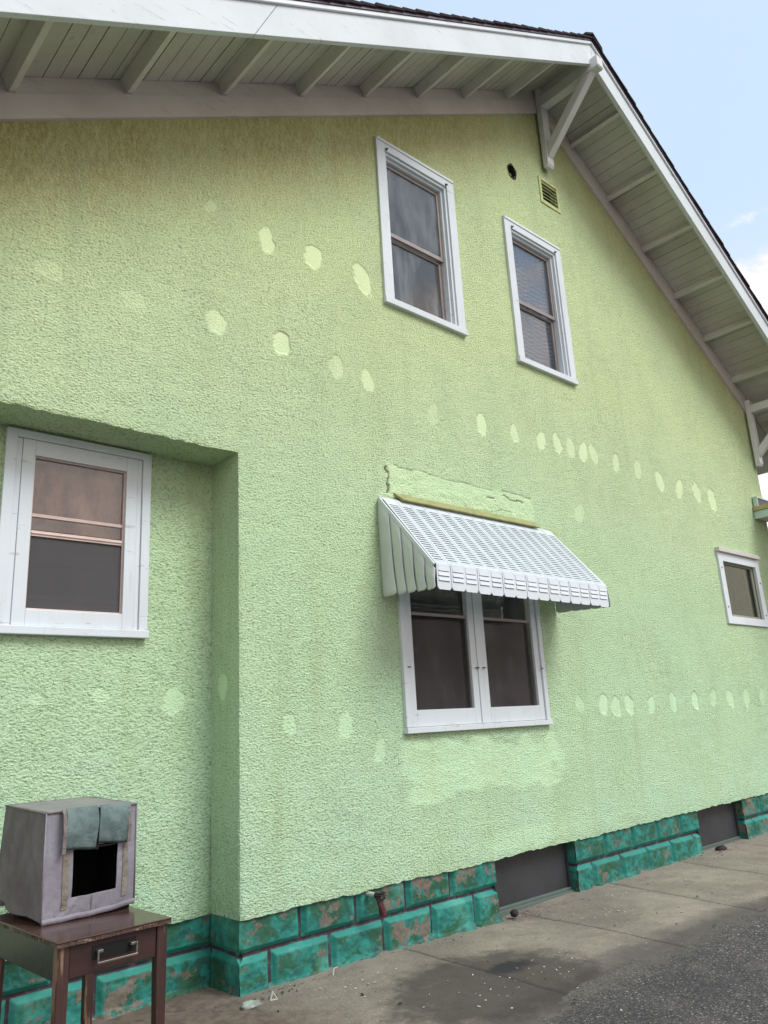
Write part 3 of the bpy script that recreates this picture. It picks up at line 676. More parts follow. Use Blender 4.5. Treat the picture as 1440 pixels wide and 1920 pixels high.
# barge nailer behind the fascia, seen as the darker strip along its foot
for x0, x1 in ((XE0, AX - 0.003), (AX + 0.003, XE1)):
    b = MB(); band(x0, x1, Z_FB + 0.045, Z_SOF - 0.001, YF + 0.0385, YF + 0.060, b); b.build('rafter_tail', 'rafter', house)

def bracket(xc, w, zb, ztop, zbeam0, zbeam1, yend, post_d, name='bracket'):
    b = MB(); x0, x1 = xc - w / 2, xc + w / 2
    b.prism([(-0.034, ztop), (-0.034, zb + 0.0), (-post_d + 0.02, zb), (-post_d, zb + 0.03), (-post_d, ztop)], x0, x1, 'x')
    o = b.build(name, 'bracket', house, 0.004)
    c = MB(); c.prism([(-post_d - 0.001, zbeam0), (yend + 0.012, zbeam0), (yend, zbeam0 + 0.015), (yend, zbeam1), (-post_d - 0.001, zbeam1)], x0 + 0.003, x1 - 0.003, 'x'); c.build('beam', 'bracket', o, 0.003)
    d = MB(); y1 = yend + 0.13; z0 = zb + 0.13; h = w * 0.92
    dy, dz = (y1 + post_d), (zbeam0 - z0); 
    dd = MB(); a = Vector((xc, -post_d, z0 + 0.05)); e = Vector((xc, y1 + 0.02, zbeam0)); dirv = (e - a).normalized(); nn = Vector((0, -dirv.z, dirv.y)) * (h * 0.5)
    pts = [a + nn * 1.0, a - nn * 1.0, e - nn, e + nn]
    # clip ends flush with post and beam
    def at_y(p, yv): t = (yv - p.y) / dirv.y; return p + dirv * t
    def at_z(p, zv): t = (zv - p.z) / dirv.z; return p + dirv * t
    q = [at_y(a + nn, -post_d - 0.001), at_y(a - nn, -post_d - 0.001), at_z(a - nn, zbeam0 - 0.001), at_z(a + nn, zbeam0 - 0.001)]
    dd.prism([(p.y, p.z) for p in q], xc - w * 0.36, xc + w * 0.36, 'x'); dd.build('brace', 'bracket', o, 0.003)
bracket(AX - 0.01, 0.11, 6.86, Z_SOF - 0.03, 7.60, 7.725, -0.80, 0.095)
bracket(7.855, 0.095, 4.31, 5.235, 5.05, 5.155, -0.80, 0.095)

# ------------------------------------------------------------------ windows
def pane(name, x0, x1, z0, z1, y, mat, parent, t=0.004):
    return MB().box(x0, x1, y, y + t, z0, z1).build(name, mat, parent)
def folds(name, x0, x1, z0, z1, y, mat, parent, amp=0.005, wl=0.11, n=90):
    xs = np.linspace(x0, x1, n); zs = np.linspace(z0, z1, 24)
    U, V = np.meshgrid(xs, zs, indexing='ij')
    Y = y + amp * np.sin(U * 2 * np.pi / wl + 3 * vn(U, V, 0.3, seed=5)) + amp * (vn(U, V, 0.12, 0.4, seed=9) - 0.5)
    return np_object(name, [grid_mesh(np.stack([U, Y, V], -1), np.ones((n - 1, 23), bool), {})], mat, parent)

def tall_window(x0, x1, z0, z1, cur, gl, label=None):
    b = MB(); b.ring(x0, x1, z0 + 0.055, z1, 0.09, 0.09, 0.10, 0, -0.024, 0.012)
    b.box(x0 + 0.004, x1 - 0.004, -0.031, -0.0245, z1 - 0.03, z1 - 0.002)       # head trim
    o = b.build('window', 'casing', house, 0.003)
    MB().box(x0 - 0.005, x1 + 0.005, -0.036, 0.10, z0, z0 + 0.054).build('sill', 'casing', o, 0.003)
    i0, i1, j0, j1 = x0 + 0.09, x1 - 0.09, z0 + 0.055, z1 - 0.10
    f = MB(); f.ring(i0 + .0005, i1 - .0005, j0 - .0, j1 - .0005, 0.024, 0.024, 0.024, 0, -0.008, 0.16)
    f.ring(i0 + 0.0245, i1 - 0.0245, j0, j1 - 0.0245, 0.022, 0.022, 0.022, 0, 0.018, 0.16)
    f.build('frame', 'casing', o, 0.002)
    a0, a1, b0, b1 = i0 + 0.047, i1 - 0.047, j0 + 0.001, j1 - 0.047
    zm = b0 + (b1 - b0) * 0.475
    s = MB(); s.ring(a0, a1, zm, b1, 0.028, 0.028, 0.034, 0.036, 0.045, 0.068); s.build('upper_sash', 'taupe', o, 0.002)
    s = MB(); s.ring(a0 + .001, a1 - .001, b0, zm - 0.002, 0.036, 0.036, 0.022, 0.04, 0.072, 0.098); s.build('lower_sash', 'taupe', o, 0.002)
    pane('pane', a0 + 0.028, a1 - 0.028, zm + 0.036, b1 - 0.034, 0.055, gl, o)
    pane('pane', a0 + 0.036, a1 - 0.036, b0 + 0.04, zm - 0.024, 0.084, gl, o)
    folds('curtain', a0 - 0.02, a1 + 0.02, b0 - 0.02, b1 + 0.02, 0.112, cur, o)
    for x in (x0 + 0.105, x1 - 0.105):
        h = MB(); h.box(x - 0.006, x + 0.006, -0.034, -0.0245, j1 + 0.002, j1 + 0.022).box(x - 0.004, x + 0.004, -0.05, -0.034, j1 + 0.004, j1 + 0.009)
        h.build('hook', 'dark_metal', o)
    return o, (a0, a1, b0)
w1, q1 = tall_window(1.300, 2.222, 4.440, 5.975, 'lace', 'dusty_glass')
w2, q2 = tall_window(2.925, 3.825, 4.412, 5.945, 'blue_sheer', 'calm_glass')

# small blue-green glass pieces on the inner sill of the first window
def lathe(name, prof, loc, mat, n=20, parent=None):
    vs = []; fs = []
    for r, z in prof:
        for i in range(n): vs.append((r * math.cos(2 * math.pi * i / n), r * math.sin(2 * math.pi * i / n), z))
    for k in range(len(prof) - 1):
        for i in range(n): fs.append((k * n + i, k * n + (i + 1) % n, (k + 1) * n + (i + 1) % n, (k + 1) * n + i))
    fs.append(tuple(range(n - 1, -1, -1))); fs.append(tuple((len(prof) - 1) * n + i for i in range(n)))
    me = bpy.data.meshes.new(name); me.from_pydata(vs, [], fs); me.update()
    o = link(name, me, mat, parent, True); o.location = loc; return o
for k, (dx, h, lb) in enumerate(((0.245, 0.17, 'short teal glass bottle behind the tall upper window, farther from the frame'), (0.325, 0.19, 'taller teal glass bottle behind the upper window, nearer its right jamb'))):
    v = lathe('glass_bottle', [(0.026, 0), (0.030, 0.01), (0.032, h * 0.45), (0.024, h * 0.62), (0.011, h * 0.72), (0.010, h * 0.92), (0.014, h)], (q1[0] + dx, 0.117, q1[2] + 0.012), 'teal_glass')
    tag(v, lb, 'bottle', 'teal glass bottles on the window sill')
MB().box(q1[0], q1[1], 0.099, 0.148, q1[2] - 0.02, q1[2] + 0.011).build('inner_sill', 'casing', w1)

# lower left window, in the recess
def recess_window():
    x0, x1, z0, z1 = -1.245, -0.425, 1.848, 2.948; Y = RY
    b = MB(); b.ring(x0, x1, z0 + 0.045, z1, 0.055, 0.052, 0.045, 0, Y - 0.030, Y + 0.012)
    o = b.build('window', 'casing', house, 0.003)
    MB().box(x0 - 0.02, x1 + 0.004, Y - 0.044, Y + 0.1, z0, z0 + 0.044).build('sill', 'casing', o, 0.004)
    MB().box(x0 + 0.0565, x0 + 0.0865, Y - 0.018, Y + 0.10, z0 + 0.046, z1 - 0.0465).build('jamb', 'casing', o, 0.002); MB().box(x1 - 0.0815, x1 - 0.0535, Y - 0.018, Y + 0.10, z0 + 0.046, z1 - 0.0465).build('jamb', 'casing', o, 0.002)
    s = MB(); s.ring(x0 + 0.088, x1 - 0.083, z0 + 0.046, z1 - 0.047, 0.066, 0.066, 0.086, 0.085, Y - 0.024, Y + 0.02); s.build('storm_frame', 'casing', o, 0.003)
    a0, a1, b0, b1 = x0 + 0.154, x1 - 0.149, z0 + 0.131, z1 - 0.133
    t = MB(); t.ring(a0, a1, b0, b1, 0.008, 0.008, 0.008, 0.008, Y - 0.006, Y + 0.03)
    t.box(a0 + 0.008, a1 - 0.008, Y + 0.0, Y + 0.02, 2.478, 2.496).box(a0 + 0.008, a1 - 0.008, Y - 0.004, Y + 0.022, 2.372, 2.402).box(a0 + 0.008, a1 - 0.008, Y - 0.010, Y - 0.0045, 2.384, 2.392)
    t.build('storm_rail', 'pink_metal', o, 0.0015)
    pane('pane', a0 + 0.008, a1 - 0.008, 2.41, b1 - 0.008, Y + 0.008, 'glass', o, 0.003)
    pane('insect_screen', a0 + 0.008, a1 - 0.008, b0 + 0.008, 2.37, Y + 0.006, 'screen', o, 0.002)
    pane('pane', a0 + 0.008, a1 - 0.008, b0 + 0.008, 2.40, Y + 0.045, 'glass', o, 0.003)
    MB().box(a0, a1, Y + 0.03, Y + 0.06, 2.045, 2.062).box(a1 - 0.03, a1, Y + 0.03, Y + 0.06, 2.062, 2.37).build('inner_sash', 'taupe', o)
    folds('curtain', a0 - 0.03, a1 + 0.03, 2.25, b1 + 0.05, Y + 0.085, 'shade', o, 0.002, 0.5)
    folds('curtain', a0 - 0.03, a1 + 0.03, b0 - 0.05, 2.40, Y + 0.11, 'grey_shade', o, 0.003, 0.3)
recess_window()

# double window below the awning
def double_window():
    x0, x1, z0, z1 = 1.258, 2.822, 1.242, 2.84
    b = MB(); b.ring(x0, x1, z0 + 0.04, z1, 0.045, 0.045, 0.08, 0, -0.026, 0.012)
    b.box(2.018, 2.062, -0.020, 0.10, z0 + 0.04, z1 - 0.08)
    o = b.build('window', 'casing', house, 0.003)
    MB().box(x0 - 0.008, x1 + 0.008, -0.040, 0.10, z0, z0 + 0.038).build('sill', 'casing', o, 0.004)
    for a, c in ((x0 + 0.047, 2.0165), (2.0635, x1 - 0.047)):
        s = MB(); s.ring(a, c, z0 + 0.04, z1 - 0.081, 0.066, 0.062, 0.08, 0.11, -0.012, 0.024); s.build('storm_frame', 'casing', o, 0.003)
        p0, p1, r0, r1 = a + 0.066, c - 0.062, z0 + 0.15, z1 - 0.161
        MB().box(p0, p1, 0.006, 0.022, 2.038, 2.060).build('rail', 'taupe', o, 0.002)
        pane('insect_screen', p0, p1, r0, 2.037, 0.010, 'screen_dark', o, 0.002)
        pane('pane', p0, p1, r0, r1, 0.030, 'glass', o)
        MB().box(p1 - 0.11, p1 - 0.085, 0.04, 0.07, r0, 2.035).build('inner_sash', 'taupe', o)
        folds('blind', p0 - 0.02, p1 + 0.02, r0 - 0.02, r1 + 0.02, 0.10, 'blind', o, 0.003, 0.5)
    for x in (x0 + 0.05, 2.005, 2.075, x1 - 0.05): MB().box(x - 0.013, x + 0.013, -0.031, -0.0265 if x in (x0 + 0.05, x1 - 0.05) else -0.0205, 1.672, 1.680).build('clip', 'dark_metal', o)
double_window()

# small window at the right
def small_window():
    x0, x1, z0, z1 = 6.268, 7.335, 2.192, 3.06
    b = MB(); b.ring(x0, x1, z0, z1 - 0.05, 0.105, 0.105, 0.10, 0.085, -0.024, 0.012)
    o = b.build('window', 'casing', house, 0.003)
    MB().box(x0 - 0.01, x1 + 0.01, -0.055, 0.01, z1 - 0.049, z1).build('head_trim', 'frieze', o, 0.004)
    s = MB(); s.ring(x0 + 0.106, x1 - 0.106, z0 + 0.086, z1 - 0.151, 0.012, 0.05, 0.02, 0.03, 0.02, 0.06); s.build('sash', 'sage_wood', o, 0.002)
    pane('pane', x0 + 0.118, x1 - 0.157, z0 + 0.116, z1 - 0.171, 0.035, 'dimmed_glass', o)
    folds('curtain', x0 + 0.09, x1 - 0.09, z0 + 0.06, z1 - 0.12, 0.13, 'room', o, 0.006, 0.2)  # no real curtain: sheet painted dark as the unlit room
    for x, z in ((x0 + 0.05, 2.83), (x0 + 0.05, 2.38), (x1 - 0.05, 2.72), (x1 - 0.05, 2.33)): MB().tube((x, -0.024, z), (x, -0.029, z), 0.009).build('screw', 'dark_metal', o)
small_window()

# vent, pipe hole, olive flashing over the awning
b = MB(); b.ring(3.613, 3.95, 6.42, 6.742, 0.036, 0.036, 0.036, 0.036, -0.016, 0.02)
v = b.build('vent', 'vent', house, 0.004)
for i in range(6):
    z = 6.468 + i * 0.042
    MB().prism([(-0.014, z - 0.008), (-0.010, z - 0.009), (-0.004, z + 0.003), (-0.008, z + 0.004)], 3.65, 3.913, 'x').build('louver', 'vent', v)
MB().box(3.62, 3.945, 0.09, 0.10, 6.43, 6.735).build('vent_box', 'black', v)
MB().box(3.651, 3.912, -0.006, 0.05, 6.672, 6.704).build('louver', 'olive', v)

n = 28; b = MB()
ri, ro = [], []
vs = []; fs = []
for k in range(n):
    t = 2 * math.pi * k / n; rr = 1 + 0.06 * math.sin(5 * t)
    for r_, y in ((0.072, -0.006), (0.060, -0.008), (0.056, 0.15)): vs.append((3.168 + r_ * rr * math.cos(t), y, 6.567 + r_ * 1.22 * rr * math.sin(t)))
for k in range(n):
    a = 3 * k; c = 3 * ((k + 1) % n); fs += [(a, c, c + 1, a + 1), (a + 1, c + 1, c + 2, a + 2)]
fs.append(tuple(3 * k + 2 for k in range(n))[::-1])
b.add(vs, fs); hole = b.build('pipe_hole', 'rock', house)
MB().tube((3.168, 0.10, 6.545), (3.180, 0.03, 6.560), 0.034, 0.028).build('pipe_stub', 'vent', hole)

b = MB(); b.add([(1.27, -0.012, 2.905), (2.90, -0.012, 2.905), (2.90, -0.075, 2.843), (1.31, -0.075, 2.843), (1.27, 0.0, 2.90), (2.90, 0.0, 2.90), (2.87, -0.05, 2.838), (1.31, -0.05, 2.838)],
      [(0, 3, 2, 1), (4, 5, 6, 7), (3, 7, 6, 2), (0, 4, 7, 3), (1, 2, 6, 5), (0, 1, 5, 4)])
b.build('flashing', 'olive', house)

# ------------------------------------------------------------------ awning
def awning():
    x0, x1 = 1.128, 3.075; yt, zt = -0.030, 2.835; yf, zf = -0.505, 2.275; zb = 2.113
    T = Vector((0, yf - yt, zf - zt)); Ls = T.length; T.normalize(); Nn = Vector((0, -T.z, T.y)) * -1
    if Nn.z < 0: Nn = -Nn
    def P(x, s, h): q = Vector((x, yt, zt)) + T * s + Nn * h; return (q.x, q.y, q.z)
    def slab(mb, xa, xb, s0, s1, h0a, h0b, th=0.0025):
        vs = [P(xa, s0, h0a), P(xb, s0, h0a), P(xb, s1, h0b), P(xa, s1, h0b), P(xa, s0, h0a - th), P(xb, s0, h0a - th), P(xb, s1, h0b - th), P(xa, s1, h0b - th)]
        mb.add(vs, [(0, 3, 2, 1), (4, 5, 6, 7), (0, 4, 7, 3), (1, 2, 6, 5), (0, 1, 5, 4), (3, 7, 6, 2)])
    ncol = 15; wc = (x1 - x0) / ncol
    root = MB(); root.bar((x0, 0.0, zt + 0.005), (x1, 0.0, zt + 0.005), 0.05, 0.02, (0, 0, 1))
    for c in range(ncol):
        xa = x0 + c * wc
        slab(root, xa + 0.001, xa + 0.017, 0, Ls, 0.012, 0.012); slab(root, xa + wc - 0.017, xa + wc + 0.004, 0, Ls, 0.009, 0.009)
        slab(root, xa + 0.017, xa + wc - 0.017, 0, 0.075, 0.0095, 0.0095)
        ns = 24; s = 0.078; dsx = (Ls - 0.078 - 0.03) / ns
        off = 0.5 * dsx * (c % 2) * 0
        for k in range(ns):
            slab(root, xa + 0.017, xa + wc - 0.017, s + off, s + dsx - 0.0030, 0.0050, 0.0100); s += dsx
        slab(root, xa + 0.017, xa + wc - 0.017, s, Ls + 0.006, 0.0095, 0.0095)
    aw = root.build('awning', 'awning', house)
    aw['label'] = 'white slatted metal window awning'
    # valance tabs
    for c in range(ncol):
        xa, xb = x0 + c * wc + 0.001, x0 + (c + 1) * wc - 0.001; ch = 0.016
        y = yf - 0.012 - 0.003 * (c % 2)
        t = MB()
        H = zf + 0.012
        za = [H, H - 0.055, H - 0.087, H - 0.119]
        lift = random.uniform(-0.003, 0.003)
        # frame ribs and strips between the three slits
        t.box(xa, xa + 0.014, y, y + 0.003, zb + ch + lift, H); t.box(xb - 0.014, xb, y, y + 0.003, zb + ch + lift, H)
        def strip(z1, z0, push): t.add([(xa + 0.014, y, z1), (xb - 0.014, y, z1), (xb - 0.014, y - push, z0), (xa + 0.014, y - push, z0), (xa + 0.014, y + 0.003, z1), (xb - 0.014, y + 0.003, z1), (xb - 0.014, y + 0.003 - push, z0), (xa + 0.014, y + 0.003 - push, z0)],
            [(0, 3, 2, 1), (4, 5, 6, 7), (0, 4, 7, 3), (1, 2, 6, 5), (0, 1, 5, 4), (3, 7, 6, 2)])
        strip(H, za[1] + 0.004, 0.004); strip(za[1], za[2] + 0.004, 0.006); strip(za[2], za[3] + 0.004, 0.006)
        t.prism([(xa, zb + ch + lift), (xa + ch, zb + lift), (xb - ch, zb + lift), (xb, zb + ch + lift), (xb, zb + ch + lift + 0.001), (xb - 0.014, zb + ch + lift + 0.001), (xb - 0.014, za[3]), (xa + 0.014, za[3]), (xa + 0.014, zb + ch + lift + 0.001), (xa, zb + ch + lift + 0.001)], y, y + 0.003)
        t.build('valance_tab', 'awning', aw)
    # rolled front edge
    e = MB()
    nseg = 8
    for k in range(nseg):
        a0 = math.pi * 0.5 * k / nseg; a1 = math.pi * 0.5 * (k + 1) / nseg; r = 0.018; cy, cz = yf + 0.004, zf - 0.004
        pts = [(cy - r * math.sin(a), cz + r * math.cos(a)) for a in (a0, a1)]
        e.add([(x0, *pts[0]), (x1, *pts[0]), (x1, *pts[1]), (x0, *pts[1])], [(0, 3, 2, 1)])
    e.build('front_roll', 'awning', aw, smooth=True)
    # side cheeks of five lapped slats
    for sx, xx in ((-1, x0), (1, x1)):
        ns = 5; ww = (0 - (yf - 0.004)) / ns
        for k in range(ns):
            ya = -0.004 - k * ww; yb = ya - ww - 0.012
            ztop = lambda y: zt - 0.015 + (zf - zt) * (abs(y - yt) / abs(yf - yt)) if y < yt else zt - 0.015
            nu, nv = 9, 22
            P = np.zeros((nu, nv, 3))
            for i in range(nu):
                t = i / (nu - 1); y = ya + (yb - ya) * t
                y = max(y, yf - 0.01)
                zt_ = ztop(y); zb_ = zb + 0.022 - 0.022 * k / ns + (0.014 if i in (0,) or i == nu - 1 else (0.004 if i in (1, nu - 2) else 0))
                for j in range(nv):
                    v = j / (nv - 1); z = zt_ + (zb_ - zt_) * v
                    crease = min(1.0, (zt_ - z) / 0.07) if (zt_ - z) < 0.07 else 1.0
                    bulge = 0.002 + 0.016 * (1 - (1 - t) ** 2.2) * (0.35 + 0.65 * crease) - 0.004 * max(0, t - 0.85) / 0.15 + 0.010 * (math.sin(min(1, (zt_ - z) / 0.16) * math.pi / 2)) - 0.008 * v
                    lean = -0.050 * v * ((zt_ - zb_) / 0.65) * (t if k == 0 else (1 - t if k == ns - 1 else 1)) - 0.006 * math.sin(v * 2 * math.pi) * (0 if k == ns - 1 else t)   # lap lines swing forward at the foot
                    yy = max(yf - 0.011, min(-0.001, y + lean))
                    P[i, j] = (xx + sx * (bulge + 0.004 * k * 0 + 0.003), yy, z)
            V, Q, A = grid_mesh(P, np.ones((nu - 1, nv - 1), bool), {}, flip=(sx > 0))
            o = np_object('side_slat', [(V, Q, A)], 'awning_side', aw)
            sd_ = o.modifiers.new('thickness', 'SOLIDIFY'); sd_.thickness = 0.002
        tr = MB(); tr.bar((xx + sx * 0.010, yt + 0.01, zt - 0.002), (xx + sx * 0.010, yf + 0.0, zf - 0.004), 0.016, 0.026); tr.build('side_rail', 'awning', aw, 0.002)
awning()

# ------------------------------------------------------------------ porch roof edge at the right corner
b = MB(); b.box(7.55, 9.6, -1.35, -0.012, 3.575, 3.60); pr = b.build('porch_roof', 'soffit', house)
MB().box(7.535, 7.549, -1.36, -0.003, 3.565, 3.664).build('porch_fascia', 'mint_trim', pr, 0.003)
MB().box(7.515, 7.60, -1.37, -0.004, 3.6655, 3.722).build('gutter_board', 'tan', pr, 0.003)
MB().box(7.61, 9.6, -1.35, -0.014, 3.602, 3.72).build('porch_deck', 'shingle', pr)
MB().box(7.575, 8.07, -0.06, -0.013, 3.7235, 3.84).build('wall_flashing', 'drip', pr)
MB().box(7.555, 8.09, -0.066, -0.003, 3.841, 3.858).box(7.556, 7.574, -0.064, -0.012, 3.7235, 3.840).build('flashing_trim', 'mint_trim', pr)
b = MB()
for i in range(7):
    b.box(7.915 + i * 0.022, 7.95 + i * 0.022, 0.05, 3.0, 3.86, 4.02 - i * 0.018 + 0.012 * (i % 2))
b.build('porch_shingles', 'shingle', pr)

# ------------------------------------------------------------------ faucet under the stucco
b = MB(); b.tube((0.882, 0.03, 0.343), (0.893, -0.062, 0.338), 0.013)
fa = b.build('faucet', 'pvc', house, smooth=False)
b = MB(); b.tube((0.892, -0.055, 0.338), (0.897, -0.092, 0.336), 0.019); b.tube((0.895, -0.080, 0.355), (0.895, -0.080, 0.315), 0.016, 0.02)
for k in range(8):
    t = k * math.pi / 4; b.tube((0.905 + 0.0 * t, -0.102, 0.338), (0.905 + 0.024 * math.cos(t), -0.104, 0.338 + 0.024 * math.sin(t)), 0.005, 0.006, 6)
b.build('valve', 'dark_metal', fa)
MB().tube((0.895, -0.080, 0.315), (0.902, -0.094, 0.262), 0.0175, 0.019).tube((0.902, -0.094, 0.262), (0.905, -0.100, 0.232), 0.021, 0.020).build('spout', 'rust', fa)

# ------------------------------------------------------------------ ground
def slab():
    xs = np.concatenate([[-6, -4.5], axis_pts(-3.2, 7.0, 0.014), [7.5, 8, 10, 14]]); ys = axis_pts(-1.9, 0.40, 0.014)
    U, V = np.meshgrid(xs, ys, indexing='ij')
    h = 0.016 * (vn(U, V, 0.9, seed=81) - 0.5) + 0.004 * (vn(U, V, 0.12, seed=82) - 0.5) + 0.0022 * (vn(U, V, 0.03, seed=83) - 0.5)
    h -= 0.03 * np.exp(-((U - 2.0) / 0.7) ** 2) * np.exp(-(V / 0.5) ** 2)
    h -= 0.03 * np.clip(-U / 1.0, 0, 1)
    jt = np.zeros_like(U)
    for (xa, ya, xb, yb) in ((1.14, 0.0, 1.03, -1.28), (2.29, 0.0, 2.08, -1.33), (3.41, 0, 3.14, -1.28), (4.53, 0, 4.22, -1.28), (5.68, 0, 5.35, -1.28), (-0.05, -0.05, -0.08, -1.3)):
        xl = xa + (V - ya) * (xb - xa) / (yb - ya) + 0.008 * (vn(V, V * 0, 0.1, 1, 84) - 0.5)
        jt = np.maximum(jt, np.clip(1 - np.abs(U - xl) / 0.014, 0, 1) * (0.9 if xa > 0 else 0.3))
    h -= 0.008 * jt
    return [grid_mesh(np.stack([U, V, h], -1), np.ones((len(xs) - 1, len(ys) - 1), bool), dict(joint=jt))]
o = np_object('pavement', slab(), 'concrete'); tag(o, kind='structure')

def drive():
    xs = np.concatenate([[-14, -9, -6, -4, -2], axis_pts(-0.5, 5.2, 0.016), [5.6, 6, 7, 9, 12, 16]]); ys = np.concatenate([[-9, -7, -6, -5, -4.4, -4.0], axis_pts(-3.6, -1.10, 0.016)])
    U, V = np.meshgrid(xs, ys, indexing='ij')
    edge = -1.285 + 0.12 * (vn(U, U * 0, 0.45, 1, 91) - 0.5) + 0.045 * (vn(U, U * 0, 0.13, 1, 92) - 0.5) + 0.02 * (vn(U, V, 0.035, seed=93) - 0.5)
    d = edge - V
    h = np.where(d > 0, 0.006 + 0.012 * np.clip(d / 0.25, 0, 1), -0.06)
    h = np.where((d <= 0) & (d > -0.02), 0.004 + d * 1.0, h)
    h = h + 0.003 * (vn(U, V, 0.017, seed=94) - 0.5) + 0.003 * (vn(U, V, 0.04, seed=95) - 0.5) + 0.02 * (vn(U, V, 0.9, seed=96) - 0.5)
    return [grid_mesh(np.stack([U, V, h], -1), np.ones((len(xs) - 1, len(ys) - 1), bool), {})]
o = np_object('driveway', drive(), 'asphalt'); tag(o, kind='structure')
b = MB(); b.add([(-400, -400, -0.13), (400, -400, -0.13), (400, 400, -0.13), (-400, 400, -0.13)], [(0, 1, 2, 3)])
tag(b.build('ground', 'ground'), kind='structure')

# paint flakes and grit lying about
def flakes(name, n, mat, label, region, smin, smax, seed, clumps):
    r = random.Random(seed); b = MB()
    for i in range(n):
        if r.random() < 0.55 and clumps:
            cx, cy, s = r.choice(clumps); x, y = r.gauss(cx, s), r.gauss(cy, s * 0.5)
        else: x, y = r.uniform(*region[:2]), r.uniform(*region[2:])
        if y > -0.03: y = -0.05
        a = r.uniform(0, math.pi); s = r.uniform(smin, smax) * (1 if r.random() < 0.9 else 1.6); e = r.uniform(0.25, 0.8); k = r.randint(4, 6)
        z = 0.010 if y > -1.3 else 0.026
        tx, ty = r.uniform(-.25, .25), r.uniform(-.25, .25)
        pts = []
        for q in range(k):
            t = 2 * math.pi * q / k; rr = s * r.uniform(0.7, 1.1); px, py = rr * math.cos(t), rr * math.sin(t) * e
            pts.append((x + px * math.cos(a) - py * math.sin(a), y + px * math.sin(a) + py * math.cos(a), z + tx * px + ty * py))
        lo = [(p[0], p[1], p[2] - 0.0015) for p in pts]
        b.add(pts + lo, [tuple(range(k)), tuple(range(2 * k - 1, k - 1, -1))] + [(i_, k + i_, k + (i_ + 1) % k, (i_ + 1) % k) for i_ in range(k)])
    o = b.build(name, mat); tag(o, label, 'debris', kind='stuff'); return o
M['flake'] = simple('paint_flake', (0.62, 0.62, 0.58), 0.7)
M['leafbit'] = simple('dark_leaf_litter', (0.035, 0.028, 0.022), 0.9)
flakes('paint_flakes', 150, 'flake', 'small white paint flakes scattered on the concrete beside the wall', (-1.2, 5.5, -2.2, 0), 0.0025, 0.0085, 5, [(1.35, -0.95, .12), (2.6, -0.45, .15), (3.1, -0.3, .1), (0.5, -0.35, .15), (0.9, -0.9, .2)])
flakes('leaf_litter', 200, 'leafbit', 'dark crumbs of leaf and grit scattered over the concrete', (-1.0, 6, -1.4, 0), 0.004, 0.011, 6, [(0.1, -0.12, .1), (5.0, -0.1, .15), (2.2, -0.1, .1), (1.5, -0.06, .4)])

def stone(name, loc, r, scale, mat, seed, label, cat):
    n1, n2 = 18, 12; P = np.zeros((n1 + 1, n2, 3))
    for i in range(n1 + 1):
        for j in range(n2):
            t = 2 * math.pi * (i % n1) / n1; p = math.pi * j / (n2 - 1)
            x, y, z = math.sin(p) * math.cos(t), math.sin(p) * math.sin(t), math.cos(p)
            k = 1 + 0.45 * (float(vn(x * 1.3 + 5, y + z * 1.7, 0.6, seed=seed)) - 0.5)
            P[i, j] = (x * r * scale[0] * k, y * r * scale[1] * k, z * r * scale[2] * k)
    o = np_object(name, [grid_mesh(P, np.ones((n1, n2 - 1), bool), {}, flip=True)], mat); o.location = loc; return tag(o, label, cat)
stone('stone', (2.15, -0.045, 0.014), 0.030, (1.1, 0.9, 0.8), 'rock', 3, 'dark round stone on the concrete below the first basement window', 'stone')
stone('stone', (5.22, -0.05, 0.016), 0.06, (1.25, 0.7, 0.42), 'rock', 8, 'flat dark stone in front of the farther basement window', 'stone')
M['rubble'] = simple('pale_green_rubble', (0.34, 0.40, 0.34), 0.9, 0, 0.2, 0.5, 30, 0.6)
stone('plaster_lump', (-0.05, -0.17, 0.012), 0.045, (1.3, 0.8, 0.45), 'rubble', 12, 'broken pale green plaster lump on the ground at the wall corner', 'rubble')
b = MB(); b.bar((0.065, -0.17, 0.004), (0.082, -0.165, 0.042), 0.006, 0.002).bar((0.082, -0.165, 0.042), (0.10, -0.18, 0.006), 0.005, 0.002).bar((0.065, -0.17, 0.006), (0.10, -0.18, 0.006), 0.010, 0.002)
tag(b.build('paint_curl', 'flake'), 'curled white paint peel standing on the ground by the house corner', 'debris')
b = MB(); b.bar((0.52, -0.10, 0.004), (0.53, -0.095, 0.036), 0.006, 0.002).bar((0.53, -0.095, 0.036), (0.555, -0.10, 0.040), 0.006, 0.002)
tag(b.build('paint_curl', 'flake'), 'bent white paint peel on the concrete below the second lower block', 'debris')

